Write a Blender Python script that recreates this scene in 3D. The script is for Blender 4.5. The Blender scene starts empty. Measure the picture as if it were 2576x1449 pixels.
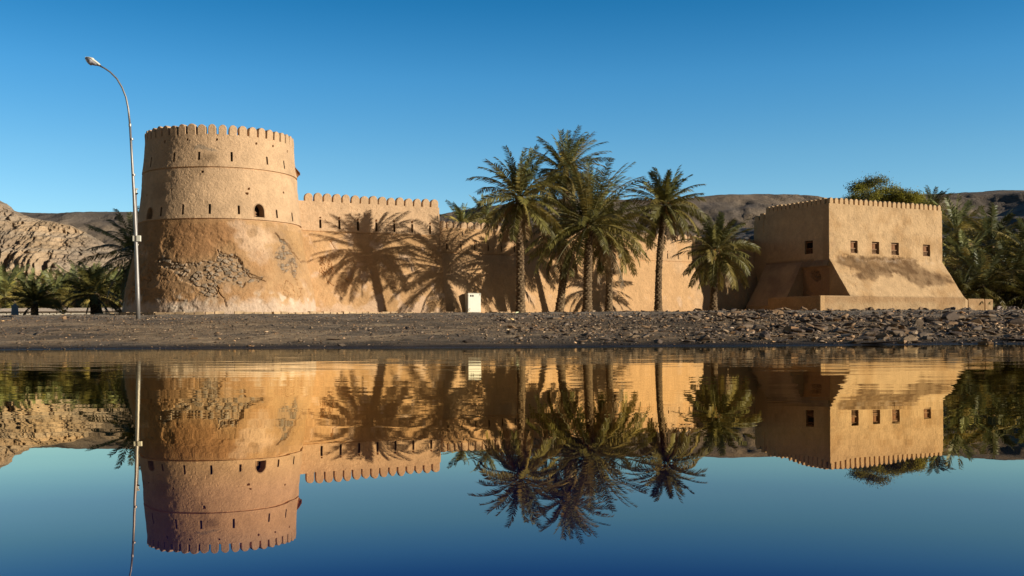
import bpy, bmesh, math, random
import numpy as np
from mathutils import Vector, Matrix
R = math.radians
rng = np.random.default_rng(7)
random.seed(7)
S = bpy.context.scene
COL = S.collection

# ------------------------------------------------------------------ camera
F = 2600.0; W0 = 2576.0; HORIZ = 824.0; EYE = 0.5; ROLL = R(0.32)
cam_d = bpy.data.cameras.new("camera"); cam = bpy.data.objects.new("camera", cam_d); COL.objects.link(cam)
cam_d.sensor_width = 36.0; cam_d.lens = 36.0 * F / W0
cam_d.shift_y = (HORIZ - 724.5) / W0
cam_d.clip_start = 0.1; cam_d.clip_end = 6000
rv = Vector((math.cos(ROLL), 0, -math.sin(ROLL))); uv_ = Vector((math.sin(ROLL), 0, math.cos(ROLL)))
cam.matrix_world = Matrix(((rv.x, uv_.x, 0, 0), (rv.y, uv_.y, -1, 0), (rv.z, uv_.z, 0, EYE), (0, 0, 0, 1)))
S.camera = cam

# ------------------------------------------------------------------ sky and sun
SUN_AZ = 68.0; SUN_EL = 16.0           # azimuth measured from -Y towards +X
sv = Vector((math.sin(R(SUN_AZ)) * math.cos(R(SUN_EL)), -math.cos(R(SUN_AZ)) * math.cos(R(SUN_EL)), math.sin(R(SUN_EL))))
world = bpy.data.worlds.new("World"); S.world = world; world.use_nodes = True
wn = world.node_tree; wn.nodes.clear()
sky = wn.nodes.new("ShaderNodeTexSky"); sky.sky_type = 'NISHITA'; sky.sun_disc = False
sky.sun_elevation = R(SUN_EL + 14); sky.sun_rotation = R(180 - SUN_AZ)
sky.air_density = 1.0; sky.dust_density = 0.0; sky.ozone_density = 4.0; sky.altitude = 0
hs = wn.nodes.new("ShaderNodeHueSaturation"); hs.inputs['Saturation'].default_value = 1.25
mx = wn.nodes.new("ShaderNodeMix"); mx.data_type = 'RGBA'; mx.blend_type = 'MULTIPLY'; mx.inputs[0].default_value = 1.0
mx.inputs[7].default_value = (0.80, 1.0, 0.95, 1)
tc_ = wn.nodes.new("ShaderNodeTexCoord"); sx_ = wn.nodes.new("ShaderNodeSeparateXYZ"); rp_ = wn.nodes.new("ShaderNodeValToRGB"); m2 = wn.nodes.new("ShaderNodeMix")
m2.data_type = 'RGBA'; m2.blend_type = 'MULTIPLY'; m2.inputs[0].default_value = 1.0
wn.links.new(tc_.outputs['Generated'], sx_.inputs[0]); wn.links.new(sx_.outputs['Z'], rp_.inputs[0])
for pos_, c_ in [(0.0, (.94, .80, .78)), (.12, (.92, .82, .82)), (.16, (.86, .81, .80)), (.233, (.60, .76, .80)), (.30, (.25, .60, .68)), (.5, (.12, .13, .19)), (1.0, (.08, .07, .11))]:
    e_ = rp_.color_ramp.elements.new(pos_); e_.color = (*c_, 1)
rp_.color_ramp.elements.remove(rp_.color_ramp.elements[0]); rp_.color_ramp.elements.remove(rp_.color_ramp.elements[-1])
bg = wn.nodes.new("ShaderNodeBackground"); bg.inputs[1].default_value = 0.15
wo = wn.nodes.new("ShaderNodeOutputWorld")
wn.links.new(sky.outputs[0], hs.inputs['Color']); wn.links.new(hs.outputs[0], mx.inputs[6])
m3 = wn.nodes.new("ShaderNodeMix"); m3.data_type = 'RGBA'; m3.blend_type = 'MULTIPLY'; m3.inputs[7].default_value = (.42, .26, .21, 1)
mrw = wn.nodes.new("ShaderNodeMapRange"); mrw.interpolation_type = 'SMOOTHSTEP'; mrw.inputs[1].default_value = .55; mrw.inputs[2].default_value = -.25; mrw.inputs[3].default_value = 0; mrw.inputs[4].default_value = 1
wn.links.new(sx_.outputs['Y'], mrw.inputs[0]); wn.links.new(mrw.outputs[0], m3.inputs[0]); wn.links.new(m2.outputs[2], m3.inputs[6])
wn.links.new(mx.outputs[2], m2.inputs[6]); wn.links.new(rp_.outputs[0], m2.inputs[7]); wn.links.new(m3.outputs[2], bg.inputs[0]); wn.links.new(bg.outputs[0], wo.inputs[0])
sun_d = bpy.data.lights.new("sun", 'SUN'); sun_d.energy = 4.85; sun_d.angle = R(0.53); sun_d.color = (1.0, 0.93, 0.80)
sun = bpy.data.objects.new("sun", sun_d); COL.objects.link(sun)
sun.rotation_euler = sv.to_track_quat('Z', 'Y').to_euler()
S.view_settings.view_transform = 'Standard'; S.view_settings.look = 'None'
S.view_settings.exposure = 0.15; S.view_settings.gamma = 1
S.render.engine = 'CYCLES'
S.cycles.max_bounces = 6; S.cycles.diffuse_bounces = 3; S.cycles.glossy_bounces = 3; S.cycles.transparent_max_bounces = 4

# ------------------------------------------------------------------ helpers
def P(px, py, Y):                       # photograph pixel (2576 wide) at depth Y -> world point
    cx = (px - 1288) / F; cy = (HORIZ - py) / F
    return (Y * (cx * math.cos(ROLL) + cy * math.sin(ROLL)), Y, EYE + Y * (-cx * math.sin(ROLL) + cy * math.cos(ROLL)))
def proj(V):                            # world -> photograph pixel
    x, y, z = V[..., 0], V[..., 1], V[..., 2] - EYE
    y = np.maximum(y, 0.1)
    c, s = math.cos(ROLL), math.sin(ROLL)
    return 1288 + F * (x * c - z * s) / y, HORIZ - F * (x * s + z * c) / y

def _h(i, j, k, n):
    v = (i.astype(np.int64) * 374761393 + j.astype(np.int64) * 668265263 + k.astype(np.int64) * 2147483647 + n * 1274126177) & 0xffffffff
    v = ((v ^ (v >> 13)) * 1274126177) & 0xffffffff
    v = ((v ^ (v >> 16)) * 2246822519) & 0xffffffff
    return ((v ^ (v >> 13)) & 0xffffff) / float(0xffffff)
def vnoise(p, seed=0):                  # value noise in -1..1, p (...,3)
    i = np.floor(p); f = p - i; f = f * f * (3 - 2 * f)
    i = i.astype(np.int64); r = 0
    for a in (0, 1):
        for b in (0, 1):
            for c in (0, 1):
                w = (f[..., 0] if a else 1 - f[..., 0]) * (f[..., 1] if b else 1 - f[..., 1]) * (f[..., 2] if c else 1 - f[..., 2])
                r = r + w * _h(i[..., 0] + a, i[..., 1] + b, i[..., 2] + c, seed)
    return r * 2 - 1
def fbm(p, scale=1.0, octv=4, seed=0, gain=0.5):
    q = p / scale; a = 1.0; r = 0; t = 0
    for o in range(octv):
        r = r + a * vnoise(q + o * 17.3, seed + o); t += a; a *= gain; q = q * 2.03
    return r / t
def voronoi(p, scale, seed=0):          # returns F1, F2, id random
    q = p / scale; i = np.floor(q).astype(np.int64)
    f1 = np.full(q.shape[:-1], 9.0); f2 = f1.copy(); idr = np.zeros_like(f1)
    for a in (-1, 0, 1):
        for b in (-1, 0, 1):
            for c in (-1, 0, 1):
                I, J, K = i[..., 0] + a, i[..., 1] + b, i[..., 2] + c
                dx = I + _h(I, J, K, seed) - q[..., 0]; dy = J + _h(I, J, K, seed + 1) - q[..., 1]; dz = K + _h(I, J, K, seed + 2) - q[..., 2]
                d = np.sqrt(dx * dx + dy * dy + dz * dz); rr = _h(I, J, K, seed + 3)
                nearer = d < f1
                f2 = np.where(nearer, f1, np.minimum(f2, d)); idr = np.where(nearer, rr, idr); f1 = np.where(nearer, d, f1)
    return f1, f2, idr
def sstep(a, b, x):
    t = np.clip((x - a) / (b - a), 0, 1); return t * t * (3 - 2 * t)
def lerp(a, b, t):
    return a * (1 - t[..., None]) + np.asarray(b) * t[..., None]
def poly_sd(px, py, pts):               # signed distance, positive inside
    d = np.full(px.shape, 1e9); ins = np.zeros(px.shape, bool); n = len(pts)
    for k in range(n):
        x0, y0 = pts[k]; x1, y1 = pts[(k + 1) % n]
        ex, ey = x1 - x0, y1 - y0
        t = np.clip(((px - x0) * ex + (py - y0) * ey) / (ex * ex + ey * ey + 1e-9), 0, 1)
        d = np.minimum(d, np.hypot(px - x0 - t * ex, py - y0 - t * ey))
        c = ((y0 > py) != (y1 > py)) & (px < (x1 - x0) * (py - y0) / (y1 - y0 + 1e-12) + x0)
        ins ^= c
    return np.where(ins, d, -d)
def line_d(px, py, pts):
    d = np.full(px.shape, 1e9)
    for k in range(len(pts) - 1):
        x0, y0 = pts[k]; x1, y1 = pts[k + 1]; ex, ey = x1 - x0, y1 - y0
        t = np.clip(((px - x0) * ex + (py - y0) * ey) / (ex * ex + ey * ey + 1e-9), 0, 1)
        d = np.minimum(d, np.hypot(px - x0 - t * ex, py - y0 - t * ey))
    return d

def mesh_np(name, V, faces, mat=None, col=None, smooth=False):
    me = bpy.data.meshes.new(name)
    V = np.asarray(V, np.float32).reshape(-1, 3)
    if isinstance(faces, np.ndarray):
        nf, k = faces.shape
        me.vertices.add(len(V)); me.vertices.foreach_set("co", V.ravel())
        me.loops.add(nf * k); me.loops.foreach_set("vertex_index", faces.astype(np.int32).ravel())
        me.polygons.add(nf); me.polygons.foreach_set("loop_start", np.arange(0, nf * k, k, dtype=np.int32))
        me.polygons.foreach_set("loop_total", np.full(nf, k, np.int32))
        me.update(calc_edges=True)
    else:
        me.from_pydata(V.tolist(), [], [list(map(int, f)) for f in faces])
    if col is not None:
        c = np.ones((len(V), 4), np.float32); c[:, :3] = np.clip(np.asarray(col).reshape(-1, 3), 0, 1)
        a = me.attributes.new("Col", 'FLOAT_COLOR', 'POINT'); a.data.foreach_set("color", c.ravel())
    if smooth: me.polygons.foreach_set("use_smooth", np.ones(len(me.polygons), bool))
    if mat: me.materials.append(mat)
    me.update()
    return me
def link(name, me, parent=None, loc=None):
    o = bpy.data.objects.new(name, me); COL.objects.link(o)
    if parent is not None: o.parent = parent
    if loc is not None: o.location = loc
    return o
def tag(o, label=None, cat=None, group=None, kind=None):
    if label: o["label"] = label
    if cat: o["category"] = cat
    if group: o["group"] = group
    if kind: o["kind"] = kind
    return o
def thing(name, label, cat, loc=(0, 0, 0), group=None, rz=0):
    o = bpy.data.objects.new(name, None); COL.objects.link(o); o.location = loc; o.rotation_euler[2] = rz
    o.empty_display_size = 0.3
    return tag(o, label, cat, group)
def copy_tree(o, parent=None):
    c = o.copy(); COL.objects.link(c)
    if parent is not None: c.parent = parent
    for ch in list(o.children): copy_tree(ch, c)
    return c

class MB:
    def __init__(s): s.v = []; s.f = []
    def add(s, V, Fs):
        b = len(s.v); s.v += [tuple(map(float, p)) for p in V]; s.f += [[b + i for i in f] for f in Fs]; return s
    def box(s, c, d, rz=0, M=None):
        cx, cy, cz = c; dx, dy, dz = d[0] / 2, d[1] / 2, d[2] / 2; ca, sa = math.cos(rz), math.sin(rz)
        V = []
        for z in (-dz, dz):
            for x, y in ((-dx, -dy), (dx, -dy), (dx, dy), (-dx, dy)):
                V.append((cx + x * ca - y * sa, cy + x * sa + y * ca, cz + z))
        return s.add(V, [(0, 3, 2, 1), (4, 5, 6, 7), (0, 1, 5, 4), (1, 2, 6, 5), (2, 3, 7, 6), (3, 0, 4, 7)])
    def tube(s, pts, rad, n=10, cap=True):
        pts = [Vector(p) for p in pts]; rings = []
        if not hasattr(rad, '__len__'): rad = [rad] * len(pts)
        prev = None; V = []; Fs = []
        for i, p in enumerate(pts):
            t = (pts[min(i + 1, len(pts) - 1)] - pts[max(i - 1, 0)]).normalized()
            a = prev if prev is not None else (Vector((0, 0, 1)) if abs(t.z) < .9 else Vector((1, 0, 0)))
            a = (a - t * a.dot(t)).normalized(); b = t.cross(a); prev = a
            for k in range(n):
                q = 2 * math.pi * k / n
                V.append(p + (a * math.cos(q) + b * math.sin(q)) * rad[i])
        for i in range(len(pts) - 1):
            for k in range(n):
                k2 = (k + 1) % n
                Fs.append((i * n + k, i * n + k2, (i + 1) * n + k2, (i + 1) * n + k))
        if cap: Fs += [tuple(range(n))[::-1], tuple((len(pts) - 1) * n + k for k in range(n))]
        return s.add(V, Fs)
    def build(s, name, mat, parent=None, smooth=False, col=None):
        me = mesh_np(name, s.v, s.f, mat, None if col is None else np.tile(col, (len(s.v), 1)), smooth)
        return link(name, me, parent)

# ------------------------------------------------------------------ materials
def newmat(name):
    m = bpy.data.materials.new(name); m.use_nodes = True; nt = m.node_tree; b = nt.nodes['Principled BSDF']
    return m, nt, b
def N(nt, t, **kw):
    n = nt.nodes.new(t)
    for k, v in kw.items():
        if k.startswith('_'): setattr(n, k[1:], v)
        else: n.inputs[k].default_value = v
    return n
def attr_mat(name, bump=0.02, bscale=9.0, var=0.22, rough=0.95, spec=0.1, rand=0.0):
    m, nt, b = newmat(name)
    at = N(nt, "ShaderNodeAttribute"); at.attribute_name = "Col"
    geo = N(nt, "ShaderNodeNewGeometry")
    n1 = N(nt, "ShaderNodeTexNoise", Scale=bscale * 0.16, Detail=8.0, Roughness=0.65)
    n2 = N(nt, "ShaderNodeTexNoise", Scale=bscale, Detail=5.0, Roughness=0.7)
    mr = N(nt, "ShaderNodeMapRange"); mr.inputs[1].default_value = .28; mr.inputs[2].default_value = .72
    mr.inputs[3].default_value = 1 - var; mr.inputs[4].default_value = 1 + var
    ad = N(nt, "ShaderNodeMath", _operation='ADD'); hf = N(nt, "ShaderNodeMath", _operation='MULTIPLY'); hf.inputs[1].default_value = .5
    mu = N(nt, "ShaderNodeVectorMath", _operation='SCALE')
    bp = N(nt, "ShaderNodeBump", Strength=1.0, Distance=bump)
    L = nt.links.new
    L(geo.outputs['Position'], n1.inputs['Vector']); L(geo.outputs['Position'], n2.inputs['Vector'])
    L(n1.outputs[0], ad.inputs[0]); L(n2.outputs[0], ad.inputs[1]); L(ad.outputs[0], hf.inputs[0]); L(hf.outputs[0], mr.inputs[0])
    L(at.outputs['Color'], mu.inputs[0]); L(mr.outputs[0], mu.inputs['Scale'])
    L(mu.outputs[0], b.inputs['Base Color'])
    L(n2.outputs[0], bp.inputs['Height']); L(bp.outputs[0], b.inputs['Normal'])
    b.inputs['Roughness'].default_value = rough; b.inputs['Specular IOR Level'].default_value = spec
    return m
def flat_mat(name, color, rough=0.8, metal=0.0, spec=0.3, var=0.15, nscale=6.0, bump=0.0, objrand=0.0):
    m, nt, b = newmat(name); L = nt.links.new
    geo = N(nt, "ShaderNodeNewGeometry")
    n1 = N(nt, "ShaderNodeTexNoise", Scale=nscale, Detail=6.0, Roughness=0.65)
    L(geo.outputs['Position'], n1.inputs['Vector'])
    mr = N(nt, "ShaderNodeMapRange"); mr.inputs[1].default_value = .3; mr.inputs[2].default_value = .7
    mr.inputs[3].default_value = 1 - var; mr.inputs[4].default_value = 1 + var
    L(n1.outputs[0], mr.inputs[0])
    mu = N(nt, "ShaderNodeVectorMath", _operation='SCALE'); mu.inputs[0].default_value = color
    L(mr.outputs[0], mu.inputs['Scale']); L(mu.outputs[0], b.inputs['Base Color'])
    if bump:
        bp = N(nt, "ShaderNodeBump", Strength=1.0, Distance=bump); L(n1.outputs[0], bp.inputs['Height']); L(bp.outputs[0], b.inputs['Normal'])
    b.inputs['Roughness'].default_value = rough; b.inputs['Metallic'].default_value = metal; b.inputs['Specular IOR Level'].default_value = spec
    return m
M_PLASTER = attr_mat("mud_plaster", bump=0.045, bscale=8.0, var=0.25)
M_ROCKFACE = attr_mat("hill_rock", bump=1.2, bscale=0.6, var=0.35)
M_GROUND = attr_mat("bank_gravel", bump=0.05, bscale=14.0, var=0.5, rough=.85)
nt = M_GROUND.node_tree; sg = N(nt, "ShaderNodeSeparateXYZ"); gg = N(nt, "ShaderNodeNewGeometry"); nt.links.new(gg.outputs['Position'], sg.inputs[0])
mg = N(nt, "ShaderNodeMapRange"); mg.inputs[1].default_value = .0; mg.inputs[2].default_value = .035; mg.inputs[3].default_value = .4; mg.inputs[4].default_value = .9
nt.links.new(sg.outputs['Z'], mg.inputs[0]); nt.links.new(mg.outputs[0], nt.nodes['Principled BSDF'].inputs['Roughness'])
M_STONE = attr_mat("stone", bump=0.012, bscale=18.0, var=0.3, rough=.75, spec=.3)
M_BARK = attr_mat("palm_bark", bump=0.01, bscale=25.0, var=0.3)
M_DARK = flat_mat("dark_interior", (.02, .014, .01), 1.0, spec=0)
M_REVEAL = flat_mat("reveal_plaster", (.40, .26, .15), .95, spec=.1)
M_WOOD = flat_mat("old_wood", (.26, .115, .045), .8, nscale=14, var=.35)
M_WOOD2 = flat_mat("pale_wood", (.36, .20, .10), .8, nscale=14, var=.25)
M_METAL = flat_mat("galvanised_steel", (.34, .31, .28), .5, .6, .5, var=.12, nscale=3)
M_WHITE = flat_mat("cream_paint", (.72, .68, .55), .55, var=.05, nscale=2)
M_WALLWHITE = flat_mat("whitewash", (.80, .70, .54), .8, var=.12, nscale=3)
M_TILE = flat_mat("coping_tiles", (.50, .40, .31), .8, var=.3, nscale=9)
M_CONC = flat_mat("concrete", (.26, .235, .21), .9, var=.2, nscale=5)
M_GREY = flat_mat("blue_grey_paint", (.30, .34, .38), .7, var=.1)

def leaf_mat(name, color, var=.35, trans=.25, rough=.55):
    m, nt, b = newmat(name); L = nt.links.new
    geo = N(nt, "ShaderNodeNewGeometry"); n1 = N(nt, "ShaderNodeTexNoise", Scale=1.7, Detail=4.0)
    at = N(nt, "ShaderNodeAttribute"); at.attribute_name = "Col"
    L(geo.outputs['Position'], n1.inputs['Vector'])
    mr = N(nt, "ShaderNodeMapRange"); mr.inputs[1].default_value = .3; mr.inputs[2].default_value = .7; mr.inputs[3].default_value = 1 - var; mr.inputs[4].default_value = 1 + var
    L(n1.outputs[0], mr.inputs[0])
    mu = N(nt, "ShaderNodeVectorMath", _operation='SCALE'); L(at.outputs['Color'], mu.inputs[0]); L(mr.outputs[0], mu.inputs['Scale'])
    L(mu.outputs[0], b.inputs['Base Color']); b.inputs['Roughness'].default_value = rough; b.inputs['Specular IOR Level'].default_value = .3
    tr = N(nt, "ShaderNodeBsdfTranslucent"); L(mu.outputs[0], tr.inputs[0]); ms = N(nt, "ShaderNodeMixShader"); ms.inputs[0].default_value = trans
    out = nt.nodes['Material Output']; L(b.outputs[0], ms.inputs[1]); L(tr.outputs[0], ms.inputs[2]); L(ms.outputs[0], out.inputs[0])
    return m
M_PALM = leaf_mat("palm_leaf", None, trans=.25, rough=.5)
M_LEAF = leaf_mat("tree_leaf", None, trans=.35, rough=.6)
M_LENS = flat_mat("lamp_glass", (.42, .40, .42), .25, var=.1, spec=.6)

# water
m, nt, b = newmat("pond_water"); L = nt.links.new; M_WATER = m
nt.nodes.remove(b)
geo = N(nt, "ShaderNodeNewGeometry"); sep = N(nt, "ShaderNodeSeparateXYZ"); L(geo.outputs['Position'], sep.inputs[0])
def wave(scx, scy, det=2.0):
    mp = N(nt, "ShaderNodeMapping"); mp.inputs['Scale'].default_value = (scx, scy, 1); L(geo.outputs['Position'], mp.inputs[0])
    nz = N(nt, "ShaderNodeTexNoise", Scale=1.0, Detail=det, Roughness=.5); L(mp.outputs[0], nz.inputs['Vector'])
    sb = N(nt, "ShaderNodeVectorMath", _operation='SUBTRACT'); L(nz.outputs['Color'], sb.inputs[0]); sb.inputs[1].default_value = (.5, .5, .5)
    return sb
def vscale(v, s):
    n = N(nt, "ShaderNodeVectorMath", _operation='SCALE'); L(v.outputs[0], n.inputs[0])
    if isinstance(s, float): n.inputs['Scale'].default_value = s
    else: L(s, n.inputs['Scale'])
    return n
mrf = N(nt, "ShaderNodeMapRange"); mrf.inputs[1].default_value = 3.5; mrf.inputs[2].default_value = 13; mrf.inputs[3].default_value = 0.0; mrf.inputs[4].default_value = 0.030
L(sep.outputs['Y'], mrf.inputs[0])
w1 = vscale(wave(.9, 7.0, 3.0), mrf.outputs[0])      # fine cat's-paws towards the far shore
w2 = vscale(wave(.4, 2.2, 3.0), .0090)              # slow swell everywhere
a1 = N(nt, "ShaderNodeVectorMath", _operation='ADD'); L(w1.outputs[0], a1.inputs[0]); L(w2.outputs[0], a1.inputs[1])
ax = N(nt, "ShaderNodeVectorMath", _operation='MULTIPLY'); L(a1.outputs[0], ax.inputs[0]); ax.inputs[1].default_value = (.35, 1, 0)
a2 = N(nt, "ShaderNodeVectorMath", _operation='ADD'); L(ax.outputs[0], a2.inputs[0]); a2.inputs[1].default_value = (0, 0, 1)
nn = N(nt, "ShaderNodeVectorMath", _operation='NORMALIZE'); L(a2.outputs[0], nn.inputs[0])
gl = N(nt, "ShaderNodeBsdfGlossy", Roughness=0.004); gl.inputs['Color'].default_value = (1.0, .925, .78, 1); L(nn.outputs[0], gl.inputs['Normal'])
df = N(nt, "ShaderNodeBsdfDiffuse"); df.inputs['Color'].default_value = (.0, .003, .045, 1)
dt = N(nt, "ShaderNodeVectorMath", _operation='DOT_PRODUCT'); L(geo.outputs['Incoming'], dt.inputs[0]); dt.inputs[1].default_value = (0, 0, 1)
cr_ = N(nt, "ShaderNodeValToRGB"); L(dt.outputs['Value'], cr_.inputs[0])      # mirror-like at grazing angles, dark clear water when looked down into
for p_, c_ in [(.0, (1, .93, .72)), (.07, (.98, .88, .62)), (.12, (.78, .67, .50)), (.15, (.58, .47, .40)), (.18, (.50, .395, .32)), (.21, (.30, .27, .28)), (.232, (.15, .16, .22)), (.5, (.06, .08, .11)), (1, (.03, .035, .045))]:
    e_ = cr_.color_ramp.elements.new(p_); e_.color = (*c_, 1)
cr_.color_ramp.elements.remove(cr_.color_ramp.elements[0]); cr_.color_ramp.elements.remove(cr_.color_ramp.elements[-1])
cd_ = N(nt, "ShaderNodeValToRGB"); L(dt.outputs['Value'], cd_.inputs[0]); cd_.color_ramp.elements[0].position = .10; cd_.color_ramp.elements[0].color = (0, 0, 0, 1)
cd_.color_ramp.elements[1].position = .25; cd_.color_ramp.elements[1].color = (0, .003, .05, 1); L(cd_.outputs[0], df.inputs['Color'])      # dark blue body, seen only when looked down into
L(cr_.outputs[0], gl.inputs['Color']); ms = N(nt, "ShaderNodeAddShader"); L(df.outputs[0], ms.inputs[0]); L(gl.outputs[0], ms.inputs[1])
L(ms.outputs[0], nt.nodes['Material Output'].inputs[0])

# ------------------------------------------------------------------ ground and water
def ground_z(x, y):
    s = y - 26.2
    crest = 1.22 + 0 * x
    z = np.where(s < 0, s * 0.10, np.minimum(0.0475 * s, crest))
    z = np.where(y > 50, crest + sstep(50, 56, y) * .03 + np.clip(y - 54, 0, 40) * .006, z)
    # round the break of slope
    z = np.where((y > 26.2) & (y <= 54), np.minimum(z, crest), z)
    z = np.maximum(z, -0.7)
    z = np.where(y < -60, sstep(-60, -75, y) * 1.6 - .7, z)
    return z
def ground_full(x, y):
    p = np.stack([x, y, 0 * x], -1)
    z = ground_z(x, y)
    amp = sstep(26.3, 30, y)
    rough = .75 + .25 * sstep(-2, 8, x)
    z = z + amp * (fbm(p, 3.0, 3, 3) * .05 + fbm(p, .6, 4, 9, .65) * .075 * rough)
    z = z + sstep(23.0, 25.5, y) * (1 - sstep(30, 36, y)) * (fbm(p, 5.0, 3, 23) * .075 + .01)
    z = z + sstep(25.0, 26.5, y) * (1 - sstep(27, 30, y)) * fbm(p * np.array([.35, 1, 1]), .8, 3, 21) * .022
    return z
def lines(segs):
    out = []
    for a, b, st in segs:
        n = max(1, int(round((b - a) / st))); out += list(np.linspace(a, b, n + 1))
    return np.unique(np.round(out, 5))
xs = lines([(-2500, -300, 220), (-300, -60, 20), (-60, -32, 2), (-32, -19, .25), (-19, 21, .09), (21, 40, .25), (40, 80, 2), (80, 300, 20), (300, 2500, 220)])
ys = lines([(-2500, -100, 300), (-100, -50, 5), (-50, 22, 8), (22, 25.6, .6), (25.6, 36, .085), (36, 56, .13), (56, 84, 1.0), (84, 200, 10), (200, 3000, 250)])
X, Y = np.meshgrid(xs, ys, indexing='ij')
Z = ground_full(X, Y)
V = np.stack([X, Y, Z], -1)
def gridfaces(n, m_):
    i, j = np.meshgrid(np.arange(n - 1), np.arange(m_ - 1), indexing='ij'); a = (i * m_ + j).ravel()
    return np.stack([a, a + m_, a + m_ + 1, a + 1], -1)
pn = fbm(V * np.array([1, 1, 0]), 2.2, 4, 5); pf = fbm(V * np.array([1, 1, 0]), .25, 2, 6)
gc = lerp(np.broadcast_to(np.array([.36, .245, .14]), V.shape), [.19, .14, .092], sstep(-.25, .35, pn))
gc = gc * (1 - .35 * sstep(-1, 5, X))[..., None]; gc = lerp(gc, [.22, .18, .14], sstep(40, 49, Y) * .75)
streak = fbm(V * np.array([.25, 1, 0]), 1.6, 3, 15); gc = gc * (1 + .5 * pf[..., None]) * (1 + .35 * streak[..., None]); gc = lerp(gc, gc * .55, sstep(29.5, 27.2, Y + .8 * pn))
wet = 1 - sstep(.02, .11, Z + .03 * pn)
gc = lerp(gc, [.020, .020, .024], wet * .85)
ground = link("ground", mesh_np("ground", V, gridfaces(len(xs), len(ys)), M_GROUND, gc, True)); tag(ground, kind="structure")
water = link("water", mesh_np("water", [(-500, -66, 0), (500, -66, 0), (500, 27.6, 0), (-500, 27.6, 0)], [(0, 1, 2, 3)], M_WATER)); tag(water, kind="structure")

# ------------------------------------------------------------------ plaster builders
def disp_plaster(p, amt=1.0):
    d = fbm(p, 1.6, 3, 11) * .05 + fbm(p, .33, 4, 12, .6) * .03
    pit = fbm(p, .14, 2, 13); d = d - .02 * sstep(.42, .7, pit)
    return d * amt
LIGHT = np.array([.59, .385, .22]); BROWN = np.array([.43, .235, .105]); GOLD = np.array([.58, .345, .165])
PALE = np.array([.64, .44, .29]); SAND = np.array([.55, .36, .19])

def glines(lo, hi, step, edges=()):
    e = sorted(set([lo, hi] + [x for x in edges if lo < x < hi])); out = []
    for a, b in zip(e[:-1], e[1:]):
        n = max(1, int(math.ceil((b - a) / step - 1e-6))); out += list(np.linspace(a, b, n + 1)[:-1])
    return np.array(out + [hi])

def panel(name, parent, O, ang, Lr, prof, T, opens, colfn, step=.055, disp=1.0, extra=None, zbase=None):
    """a run of wall: face starts at O (x,y), runs along ang; prof = [(offset out of the face, z)] bottom to top"""
    u = np.array([math.cos(ang), math.sin(ang)]); n = np.array([math.sin(ang), -math.cos(ang)])
    ts = glines(0, Lr, step, [e for o in opens for e in (o[0], o[1])])
    rows = []
    for (o0, z0), (o1, z1) in zip(prof[:-1], prof[1:]):
        Lseg = math.hypot(o1 - o0, z1 - z0)
        ze = [(z - z0) / (z1 - z0) for o in opens for z in (o[2], o[3]) if z1 != z0 and min(z0, z1) < z < max(z0, z1)]
        ks = glines(0., 1., step / Lseg, ze)
        rows += [(o0 + k * (o1 - o0), z0 + k * (z1 - z0)) for k in ks[:-1]]
    rows.append(prof[-1]); nfr = len(rows)
    rows = np.array(rows); back = np.array([(-T, prof[-1][1]), (-T, prof[0][1])])
    allr = np.vstack([rows, back])
    A, B = np.meshgrid(ts, np.arange(len(allr)), indexing='ij')
    off = allr[B, 0]; z = allr[B, 1]
    V = np.stack([O[0] + u[0] * A + n[0] * off, O[1] + u[1] * A + n[1] * off, z], -1)
    px, py = proj(V)
    d = disp_plaster(V, disp)
    if extra is not None: d = d + extra(V, px, py, A, z)
    fade = np.minimum(sstep(0, .05, A + .03), sstep(0, .05, Lr - A + .03))
    front = (B < nfr)
    d = np.where(front, d, 0)
    for o in opens:                      # keep the surface calm right at an opening's edge
        near = (A > o[0] - .06) & (A < o[1] + .06) & (z > o[2] - .06) & (z < o[3] + .06); d = np.where(near, np.clip(d, -.01, .02), d)
    V[..., 0] += n[0] * d; V[..., 1] += n[1] * d
    col = colfn(V, px, py, A, z)
    Fq = gridfaces(len(ts), len(allr))
    ii = Fq[:, 0] // len(allr); jj = Fq[:, 0] % len(allr)
    keep = np.ones(len(Fq), bool); tc = (ts[ii] + ts[np.minimum(ii + 1, len(ts) - 1)]) / 2
    zc = (allr[jj, 1] + allr[np.minimum(jj + 1, len(allr) - 1), 1]) / 2
    for o in opens: keep &= ~((jj < nfr - 1) & (tc > o[0]) & (tc < o[1]) & (zc > o[2]) & (zc < o[3]))
    Fq = Fq[keep]
    m_ = len(allr); NT = len(ts)
    fl = Fq.tolist(); fl.append(list(range(m_))[::1]); fl.append([(NT - 1) * m_ + k for k in range(m_)][::-1])
    # bottom
    fl += [[i * m_, i * m_ + m_ - 1, (i + 1) * m_ + m_ - 1, (i + 1) * m_] for i in range(NT - 1)]
    me = mesh_np(name, V.reshape(-1, 3), fl, M_PLASTER, col.reshape(-1, 3), False)
    return link(name, me, parent)

def recess(name, parent, O, ang, t0, t1, z0, z1, off=0.0, depth=.45, lab=None, inner=M_REVEAL):
    """open-fronted niche behind a rectangular opening"""
    u = np.array([math.cos(ang), math.sin(ang)]); n = np.array([math.sin(ang), -math.cos(ang)])
    e = .012; V = []
    for d in (off - .012, off - depth):
        for t, z in ((t0 - e, z0 - e), (t1 + e, z0 - e), (t1 + e, z1 + e), (t0 - e, z1 + e)):
            V.append((O[0] + u[0] * t + n[0] * d, O[1] + u[1] * t + n[1] * d, z))
    me = mesh_np(name, V, [(0, 1, 5, 4), (1, 2, 6, 5), (2, 3, 7, 6), (3, 0, 4, 7), (4, 5, 6, 7)], inner)
    me.materials.append(M_DARK); me.polygons[4].material_index = 1
    o = link(name, me, parent)
    if lab: o["label"] = lab
    return o

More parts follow.
